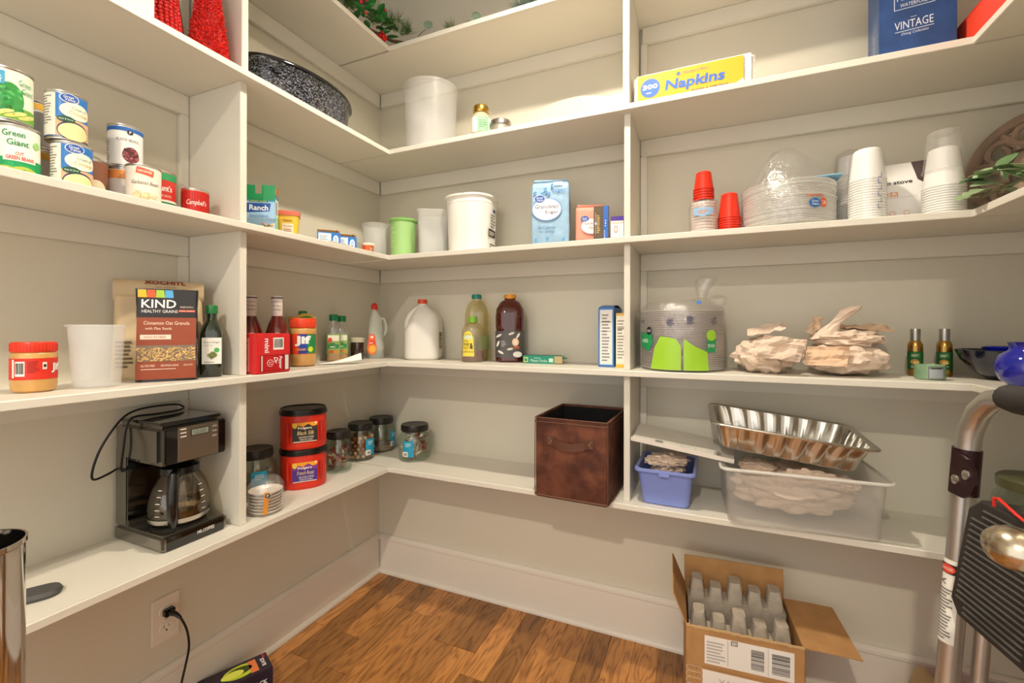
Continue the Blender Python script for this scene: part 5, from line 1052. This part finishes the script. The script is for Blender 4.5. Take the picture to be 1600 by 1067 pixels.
mb = MB(); flap_sheet(mb, (.03, -.08, .085), (.062, -.012, .01), (-.005, .02, -.05), .02, 5); mb.build('paper_fold', KRAFT, t, 0)
t = thing('paper_bundle', 'wide bundle of crumpled kraft packing paper with an upright twist', 'packing paper', (1.738, -.141, T[4]))
mb = crumpled(MB(), (0, 0, .045), .104, (1.02, 1.02, .47), 8); mb.build('crumpled_paper', KRAFT, t, 0)
mb = crumpled(MB(), (.005, .01, .098), .09, (1.05, .95, .34), 14, 4, .34, False); mb.build('upper_paper', KRAFT, t, 0)
mb = MB(); mb.loft([[(x*s+cx, y*s*.5+cy_, z_) for x, y in circ(.02, 9)] for s, cx, cy_, z_ in ((1.6, -.055, -.03, .1), (1.0, -.045, -.03, .125), (.7, -.03, -.03, .142), (.9, -.012, -.03, .16), (1.3, .004, -.03, .178), (.9, .018, -.03, .186))]).wob(.006, 55, 4); mb.build('paper_twist', KRAFT, t, 0)
mb = MB(); flap_sheet(mb, (-.08, -.02, .11), (.03, .0, .045), (-.012, .03, .01), .016, 3); mb.build('paper_fold', mat('packing_paper_b', 'dcbb9c', .8, var=.06, vscale=8), t, 0)
mb = MB(); flap_sheet(mb, (.0, -.02, .128), (.11, .01, -.006), (-.01, .07, .012), .02, 9); mb.build('paper_fold', mat('packing_paper_b', 'dcbb9c', .8, var=.06, vscale=8), t, 0)
mb = MB(); flap_sheet(mb, (-.11, -.09, .03), (.09, -.02, .0), (.01, .02, .05), .02, 12); mb.build('paper_fold', mat('packing_paper_b', 'dcbb9c', .8, var=.06, vscale=8), t, 0)
for lab, x, y, rot in (('gold room spray can with green label, nearer the packing paper', 1.912, -.082, -14), ('gold room spray can with green label, nearer the blue bowl', 1.976, -.076, -16)):
    t = thing('spray_can', lab, 'spray can', (x, y, T[4]), rot, 'gold room spray cans')
    MB().lathe([(0, 0), (.0158, 0), (.0165, .002), (.0165, .078), (.0158, .086), (.0125, .093), (.0112, .096), (0, .096)], 30).build('can_body', mat('gold_can', 'b08a48', .25, .9), t)
    MB().lathe([(0, .096), (.0112, .096), (.0112, .126), (.0106, .128), (0, .128)], 28).build('cap', mat('silver_cap', 'aaa8a4', .3, .9), t)
    MB().loft([ring(circ(.0168, 30), .018), ring(circ(.0168, 30), .066)], False, False).build('label', mat('forest_label', '1f5a2c', .4), t)
    d = Dec(t, round_(.017), .003); d.rect(-.011, .05, .009, .062, '3c7a44', 1); d.lines(-.009, .053, .007, .059, 2, 'd8d6a8'); d.ell(-.002, .038, .01, .007, 'b8863c', 1); d.ell(.001, .036, .006, .004, 'd8c26a', 2); d.lines(-.01, .022, .008, .03, 2, 'c8cfa8'); d.done()
t = thing('candle_jar', 'small green candle jar with grey label in front of the spray cans', 'candle', (1.905, -.19, T[4]), -18)
MB().lathe([(0, 0), (.028, 0), (.0305, .003), (.0305, .036), (.0285, .0375), (.0275, .036), (.0275, .028), (0, .028)], 32).build('jar_body', mat('green_wax_glass', '7a9a78', .2, coat=.6, var=.15, vscale=40), t)
d = Dec(t, round_(.0306), .003); d.rect(-.004, .003, .028, .033, '6a6a66', 1, 'label'); d.rect(-.002, .005, .026, .028, '9aa0a4', 2, 'label'); d.rect(.002, .0285, .022, .031, '2a2a28', 3); d.done()
COB = mat('cobalt_glaze', '101c9a', .05, coat=1); NAVY = mat('dark_glaze', '0c0e26', .05, coat=1)
t = thing('blue_bowl', 'wide dark blue glazed bowl behind the cobalt vase', 'bowl', (2.074, -.128, T[4]))
MB().lathe([(0, .002), (.035, 0), (.038, .004), (.06, .02), (.083, .05), (.092, .074), (.09, .0755), (.08, .052), (.055, .02), (0, .012)], 44).build('bowl_body', NAVY, t)
MB().loft([ring(circ(r_, 44), z_) for r_, z_ in ((.0895, .0735), (.081, .053), (.06, .026))], False, False).build('inner_glaze', COB, t)
t = thing('blue_dish', 'small cobalt dish sitting inside the dark bowl', 'dish', (2.078, -.128, T[4]+.0128))
MB().lathe([(0, 0), (.015, 0), (.03, .03), (.046, .07), (.044, .071), (.028, .032), (0, .006)], 36).build('dish_body', COB, t)
t = thing('blue_vase', 'round cobalt blue glazed vase at the shelf corner', 'vase', (2.026, -.32, T[4]))
MB().lathe([(0, .001), (.026, 0), (.03, .003), (.045, .016), (.0535, .038), (.0525, .056), (.044, .072), (.032, .08), (.03, .084), (.031, .096), (.0335, .099), (.031, .099), (.027, .086), (.04, .068), (.048, .045), (0, .01)], 44).build('vase_body', COB, t)

# ------------------------------------------------------------------ lowest shelf, right bay
t = thing('blue_bin', 'small periwinkle blue plastic bin stuffed with packing paper', 'bin', (1.272, -.152, T[5]), -1)
PERI = mat('periwinkle_plastic', '8090d2', .35)
q = lambda w, dd, z_: ring(rr(w, dd, .018, 5), z_)
MB().loft([q(.126, .16, 0), q(.134, .168, .004), q(.158, .196, .1), q(.174, .212, .101), q(.176, .214, .105), q(.174, .212, .111), q(.156, .194, .11), q(.131, .165, .006)]).build('bin_body', PERI, t, 30)
MB().box(-.0, -.1085, .1, .03, .003, .012, .001).build('latch', PERI, t, 30)
t = thing('packing_paper', 'crumpled kraft paper filling the blue bin', 'packing paper', (1.272, -.152, T[5]+.012))
mb = crumpled(MB(), (.0, .0, .078), .062, (.95, 1.15, .74), 21, 4, .3, False); mb.build('crumpled_paper', KRAFT, t, 0)
mb = crumpled(MB(), (.014, -.03, .118), .052, (1.1, 1.15, .38), 51, 4, .4, False); mb.build('paper_fold', KRAFT, t, 0)
mb = crumpled(MB(), (-.026, -.045, .112), .04, (1.1, .9, .42), 54, 4, .4, False); mb.build('paper_fold', KRAFT, t, 0)
# grey board laid across
t = thing('grey_board', 'flat grey cardboard tray lying across the blue bin', 'cardboard', (1.318, -.185, .762), -2, None, (9, 7))
MB().box(0, 0, 0, .285, .15, .003, .0008).build('board', CARDIN, t, 0)
MB().box(0, -.0745, .006, .285, .0015, .012).build('folded_lip', mat('pale_board', 'ece6dc', .7), t, 0)
d = Dec(t, topf(.0016)); d.lines(-.075, -.06, -.05, -.03, 3, '55504a'); d.rect(.0, -.06, .001, -.03, '8a8478', 1); d.rect(.04, -.06, .041, -.03, '8a8478', 1); d.lines(.09, -.05, .11, -.02, 4, '8a8478'); d.done()
t = thing('clear_bin', 'large translucent bin full of packing paper, under the foil pan', 'bin', (1.608, -.156, T[5]), 3)
q = lambda w, dd, z_: ring(rr(w, dd, .022, 5), z_)
FR2 = thin('bin_frosted', 'e2ded6', .23, .3)
MB().loft([q(.338, .24, 0), q(.346, .25, .004), q(.366, .272, .146), q(.384, .29, .147), q(.386, .292, .15), q(.384, .29, .157), q(.364, .27, .156), q(.343, .247, .006)]).build('bin_body', FR2, t, 30)
o_ = rr(.386, .292, .022, 6); MB().tube([(x, y, .153) for x, y in o_] + [(o_[0][0], o_[0][1], .153)], .0042, 8).build('rim', thin('rim_frosted', 'efece6', .6, .3), t)
t = thing('packing_paper', 'crumpled kraft paper bulging out of the translucent bin', 'packing paper', (1.608, -.156, T[5]+.01), 3)
mb = crumpled(MB(), (0, 0, .07), .122, (1.36, .98, .56), 31, 5, .26, False); mb.v = [(max(-.158, min(.158, x)), max(-.112, min(.112, y)), min(z_, .152-.11*x)) for x, y, z_ in mb.v]; mb.build('crumpled_paper', KRAFT, t, 0)
mb = crumpled(MB(), (.03, -.082, .122), .05, (1.7, .5, .5), 41, 4, .4, False); mb.build('paper_fold', KRAFT, t, 0)
mb = crumpled(MB(), (.1, -.06, .112), .042, (1.2, .9, .5), 44, 4, .4, False); mb.build('paper_fold', KRAFT, t, 0)
mb = crumpled(MB(), (-.09, -.03, .13), .048, (1.2, 1.4, .35), 47, 4, .35, False); mb.build('paper_fold', KRAFT, t, 0)
# foil pan
t = thing('foil_pan', 'rectangular aluminium foil roasting pan resting on the packing paper', 'foil pan', (1.578, -.162, .764), 1.5, None, (3, 6.4))
FOIL = mat('aluminium_foil', 'd6d2ca', .2, 1, bump=.12, bscale=60)
def fo(w, dd, z_, amp, n=120):
    o = []
    base = rr(w, dd, .03, 14); per = len(base)
    # resample along the outline
    seg = []; L_ = 0
    for i in range(per):
        a_, b_ = Vector(base[i]), Vector(base[(i+1) % per]); seg.append((L_, a_, b_)); L_ += (b_-a_).length
    N_ = 192
    for k in range(N_):
        s_ = L_*k/N_; j = max(i for i in range(per) if seg[i][0] <= s_ + 1e-9); a_, b_ = seg[j][1], seg[j][2]
        p_ = a_ + (b_-a_)*((s_-seg[j][0])/max(1e-9, (b_-a_).length)); nrm = p_.normalized()
        o.append((p_.x + nrm.x*amp*(1 if (k//4) % 2 else -1), p_.y + nrm.y*amp*(1 if (k//4) % 2 else -1), z_))
    return o
MB().loft([fo(.31, .2, 0, 0), fo(.32, .21, .004, .001), fo(.345, .232, .05, .003), fo(.356, .244, .066, .0008), fo(.384, .268, .067, .001), fo(.388, .272, .07, .001), fo(.385, .269, .0725, .001), fo(.356, .243, .0715, .0008), fo(.343, .23, .05, .003), fo(.318, .208, .006, .001), fo(.3, .19, .0022, 0)]).build('pan_body', FOIL, t, 40)
o = rr(.387, .271, .03, 8); MB().tube([(x, y, .0715) for x, y in o] + [(o[0][0], o[0][1], .0715)], .0028, 6).build('rolled_rim', FOIL, t)
# storage jar on the right hand shelf
t = thing('storage_jar', 'big glass storage jar with olive green lid behind the step ladder', 'jar', (2.095, -.215, T[5]))
MB().lathe([(0, 0), (.072, 0), (.08, .005), (.08, .12), (.076, .14), (.066, .152), (.066, .165), (.062, .165), (.062, .152), (.075, .12), (.075, .008), (0, .006)], 40).build('jar_body', GLASS, t)
MB().lathe([(0, .16), (.071, .16), (.072, .163), (.072, .182), (.068, .186), (0, .186)], 36).build('lid', mat('olive_lid', '5a5a3c', .35), t)
MB().lathe([(0, .008), (.073, .008), (.073, .1), (0, .11)], 30).build('beads', mat('grey_beads', '8a9a94', .7, var=.4, vscale=90), t)

# ------------------------------------------------------------------ carton on the floor
t = thing('shipping_carton', 'open brown shipping carton with white address label on the floor', 'carton', (1.468, -.2, .0008), 4)
cw, cd, chh = .285, .232, .288
MB().loft([ring(rr(cw, cd, .002, 1), 0), ring(rr(cw, cd, .002, 1), chh), ring(rr(cw-.007, cd-.007, .002, 1), chh), ring(rr(cw-.007, cd-.007, .002, 1), .004)]).build('box_walls', CARD, t, 0)
mb = MB().box(0, cd/2-.0015, chh+.044, cw-.004, .0032, .086); mb.build('flap', CARD, t, 0)
mb = MB().sheet(lambda u, v: (-cw/2+.0015-.035*v, -cd/2+.002+(cd-.004)*u, chh+.084*v), 3, 3, .0032); mb.build('flap', CARD, t, 0)
mb = MB().sheet(lambda u, v: (cw/2-.0015+.125*v, -cd/2+.004+(cd-.008)*u, chh+.004*v-.006*v*v), 3, 3, .0032); mb.build('flap', CARD, t, 0)
mb = MB(); rn = random.Random(6)
for i in range(30): mb.box(-cw/2+.006+i*(cw-.012)/29, -cd/2+.0005, chh+.001+rn.uniform(0, .002), (cw-.012)/29, .003, .004+rn.uniform(0, .003))
mb.build('torn_edge', mat('torn_card', 'c9a878', .9), t, 0)
d = Dec(t, flat(-cd/2)); d.rect(-.095, .195, .118, .272, 'efeae2', 1, 'address_label'); d.lines(-.09, .202, -.04, .262, 7, 'b8b2ac', 2); d.rect(-.038, .2, -.037, .27, '8a8480', 2); d.rect(-.03, .258, -.014, .27, '4a4643', 2); d.rect(-.028, .26, -.016, .268, 'efeae2', 3); d.text('93', -.022, .264, .009, .006, '4a4643', 4); d.barcode(.015, .2, .052, .268, 2, False, 16); d.rect(.058, .198, .0585, .27, '8a8480', 2); d.barcode(.063, .2, .112, .268, 2, False, 14)
d.rect(-.1, .085, .1, .178, 'efe8e0', 1, 'white_panel'); d.text('YAN', -.035, .15, .05, .022, 'b8b0a8', 2)
for i in range(3):
    for j in range(6):
        u, v = -.133+i*.012, .09+j*.017; d.ell(u, v, .0085, .0085, 'e2d4bc', 1, 'ring_pattern'); d.ell(u, v, .0076, .0076, mat('brown_cardboard', 'b98b58'), 2, 'ring_pattern')
d.rect(-cw/2, .183, cw/2, .1845, '9a7244', 1, 'tape_line'); d.done()
PULP = mat('moulded_pulp', 'b8ac9c', .95, var=.15, vscale=40, bump=.5, bscale=150)
for row, (y_, hz) in enumerate(((.062, .335), (-.03, .29))):
    t2 = thing('pulp_tray', ('taller moulded pulp bottle holder at the back of the carton', 'lower moulded pulp bottle holder at the front of the carton')[row], 'packaging', (1.468-.07*y_, -.2+y_, .006), 4)
    wtot = cw-.022
    MB().box(0, 0, (hz-.05)/2, wtot, .062, hz-.05, .006).build('tray_body', PULP, t2, 0)
    for i in range(5):
        x_ = -wtot/2+.026+i*(wtot-.052)/4; hh = hz+(.0, -.018, .006, -.012, .0)[i]
        MB().loft([ring(rr(.044, .058, .008, 3), hz-.056, x_), ring(rr(.034, .05, .008, 3), hh-.012, x_), ring(rr(.03, .044, .008, 3), hh, x_)]).wob(.002, 60, i).build('column', PULP, t2, 40)
# red and tan thing behind the ladder
t = thing('red_bag', 'red and tan rounded bag on the floor behind the step ladder', 'bag', (2.02, -.15, .0008), -10)
MB().loft([ring(rr(w, dd, .04, 6), z_) for w, dd, z_ in ((.2, .12, 0), (.23, .14, .02), (.23, .14, .12), (.19, .11, .165), (.13, .07, .175))]).build('bag_body', mat('red_cloth_bag', 'd8260f', .5), t)
MB().loft([[(x-.1, y, z_) for x, y in circ(r_, 20, .072)] for r_, z_ in ((.03, .002), (.045, .03), (.045, .12), (.03, .165), (.012, .174))]).build('tan_end', mat('tan_cloth', 'cdb083', .7), t)

# ------------------------------------------------------------------ folded step ladder by the right hand shelf
t = thing('step_ladder', 'folded aluminium step ladder with black ribbed tread and padded top rail', 'step ladder', (1.77, -.7, .0005))
ALU = mat('satin_aluminium', 'c8c6c2', .36, .95, bump=.05, bscale=200)
E_ = Vector((.15, -.989, 0)).normalized()
def lp(s, out, z_): return tuple(E_*s + Vector((-E_.y*-1*out, 0, 0))*0 + Vector((-out, 0, 0)) + Vector((.062*(z_-.9), 0, z_)))
arc = [lp(.0, 0, .018), lp(0, 0, .5), lp(0, 0, .9), lp(.004, 0, .945), lp(.018, 0, .978), lp(.042, 0, 1.0), lp(.075, 0, 1.008), lp(.2, 0, 1.008), lp(.3, 0, 1.008), lp(.335, 0, 1.0), lp(.36, 0, .975), lp(.37, 0, .93), lp(.37, 0, .5), lp(.37, 0, .018)]
MB().tube(arc, .0155, 14).build('main_rail', ALU, t)
MB().tube([lp(.07, 0, 1.0085), lp(.09, 0, 1.008), lp(.2, 0, 1.008), lp(.3, 0, 1.008)], [.018, .0205, .0205, .0205], 14).build('grip', DARK, t)
for s_ in (0, .37):
    MB().tube([lp(s_, 0, .0), lp(s_, 0, .028)], .019, 14).build('rubber_foot', DARK, t)
    MB().tube([lp(s_+.006, -.034, .012), lp(s_+.006, -.034, .7)], .0105, 12).build('rear_leg', ALU, t)
    MB().tube([lp(s_+.006, -.034, .0), lp(s_+.006, -.034, .02)], .013, 12).build('rubber_foot', DARK, t)
BRK = mat('bracket_maroon', '2c1216', .3, .4)
br = MB().tube([lp(0, 0, .842), lp(0, 0, .915)], .0185, 14).build('bracket', BRK, t)
mb = MB(); pts = [(0, -.036), (.03, -.036), (.048, -.026), (.055, -.008), (.05, .012), (.034, .026), (.0, .036)]
mb.loft([[lp(a, .014, .879+b) for a, b in pts], [lp(a, .0185, .879+b) for a, b in pts]]); mb.build('bracket_plate', BRK, br, 0)
for a, b in ((.014, -.012), (.036, .002)):
    mb = MB(); mb.loft([[lp(a+.0075*k*math.cos(2*math.pi*i/14), o_, .879+b+.0075*k*math.sin(2*math.pi*i/14)) for i in range(14)] for k, o_ in ((1, .0186), (1, .0205), (.7, .0218))]); mb.build('rivet', STEEL, br)
# tread: ribbed plate, hanging almost upright
TL, BL = Vector((-.02, -.075, .862)), Vector((-.027, -.027, .667)); ex = Vector((.15, -.989, -.0)).normalized(); ey = (TL-BL)
nT = ex.cross(ey).normalized(); nT = nT if nT.x < 0 else -nT
def tp(a, b, o): return tuple(BL + ex*a + ey*b + nT*o)
TREAD = mat('black_tread', '2b2826', .5, bump=.1)
TW = .31
out2 = [(.02, 0), (TW-.02, 0), (TW, .1), (TW, .9), (TW-.02, 1), (.02, 1), (0, .9), (0, .1)]
tr = MB().loft([[tp(a, b, -.012) for a, b in out2], [tp(a, b, .004) for a, b in out2], [tp(TW/2+(a-TW/2)*.98, .5+(b-.5)*.97, .0065) for a, b in out2]]).build('tread', TREAD, t, 30)
ribm = None
for i in range(19):
    b0 = .06+i*.0485; mb = MB()
    mb.loft([[tp(.012 if 2 <= i <= 16 else .03, b0-.008, .0066), tp(.012 if 2 <= i <= 16 else .03, b0+.008, .0066), tp(.014 if 2 <= i <= 16 else .032, b0, .0095)], [tp(TW*.44, b0-.008, .0066), tp(TW*.44, b0+.008, .0066), tp(TW*.44-.002, b0, .0095)]]); mb.build('tread_rib', mat('tread_rib', '4a4744', .45), tr, 0)
    mb = MB(); mb.loft([[tp(TW*.56, b0-.008, .0066), tp(TW*.56, b0+.008, .0066), tp(TW*.56+.002, b0, .0095)], [tp(TW-.014, b0-.008, .0066), tp(TW-.014, b0+.008, .0066), tp(TW-.016, b0, .0095)]]); mb.build('tread_rib', mat('tread_rib', '4a4744', .45), tr, 0)
lab = MB().loft([[ (lambda a: (Vector(lp(0, 0, zz)) + Vector((math.cos(a), math.sin(a), 0))*.0161)[:])(R(150+110*i/10)) for i in range(11)] for zz in (.6, .735)], False, False, False).build('warning_label', mat('label_white', 'eceae0', .5), t)
d = Dec(lab, lambda u, v, h: (Vector(lp(0, 0, v)) + Vector((math.cos(R(205)+u/.016), math.sin(R(205)+u/.016), 0))*(.0163+h))[:], .003); d.rect(-.014, .712, .014, .728, '2a1614', 1); d.ell(0, .72, .011, .007, 'd8452c', 2); d.text('DANGER', 0, .72, .016, .005, 'f4e4dc', 3); d.lines(-.012, .606, .012, .69, 16, '7a7674', 1); d.text('<', -.004, .698, .008, .01, '2a2624', 1); d.done()
t = thing('red_strap', 'thin red strap hanging over the ladder tread', 'strap', (1.77, -.7, .0005))
MB().tube([lp(.12, .034, .862), lp(.122, .036, .874), lp(.13, .036, .876), lp(.16, .036, .866), lp(.2, .036, .856)], .002, 8).build('strap_cord', mat('red_strap', 'd82a20', .4), t)

# ------------------------------------------------------------------ pantry door, swung in, with its oval knob
dr = struct(MB().box(1.7405, -1.355, 1.02, .037, .74, 2.03, .002).build('door_1', TRIM, None, 0))
for z0, z1 in ((.2, .85), (1.02, 1.9)):
    MB().box(1.7213, -1.355, (z0+z1)/2, .004, .5, z1-z0, .0015).build('door_panel', TRIM, dr, 0)
kb = MB(); kb.loft([[(x_, -1.03+r_*.027/.024*math.cos(2*math.pi*i/28), .884+r_*.0215/.024*math.sin(2*math.pi*i/28)) for i in range(28)] for x_, r_ in ((1.7219, .009), (1.706, .008), (1.698, .009), (1.692, .016), (1.684, .022), (1.674, .024), (1.664, .022), (1.656, .016), (1.652, .008), (1.651, .001))]); k_ = kb.build('door_knob', mat('satin_nickel', 'c9bda8', .22, 1), dr)
MB().loft([[(x_, -1.03+r_*math.cos(2*math.pi*i/28), .884+r_*math.sin(2*math.pi*i/28)) for i in range(28)] for x_, r_ in ((1.7219, .031), (1.719, .031), (1.716, .026), (1.715, .01))]).build('rosette', mat('satin_nickel', 'c9bda8', .22, 1), dr)
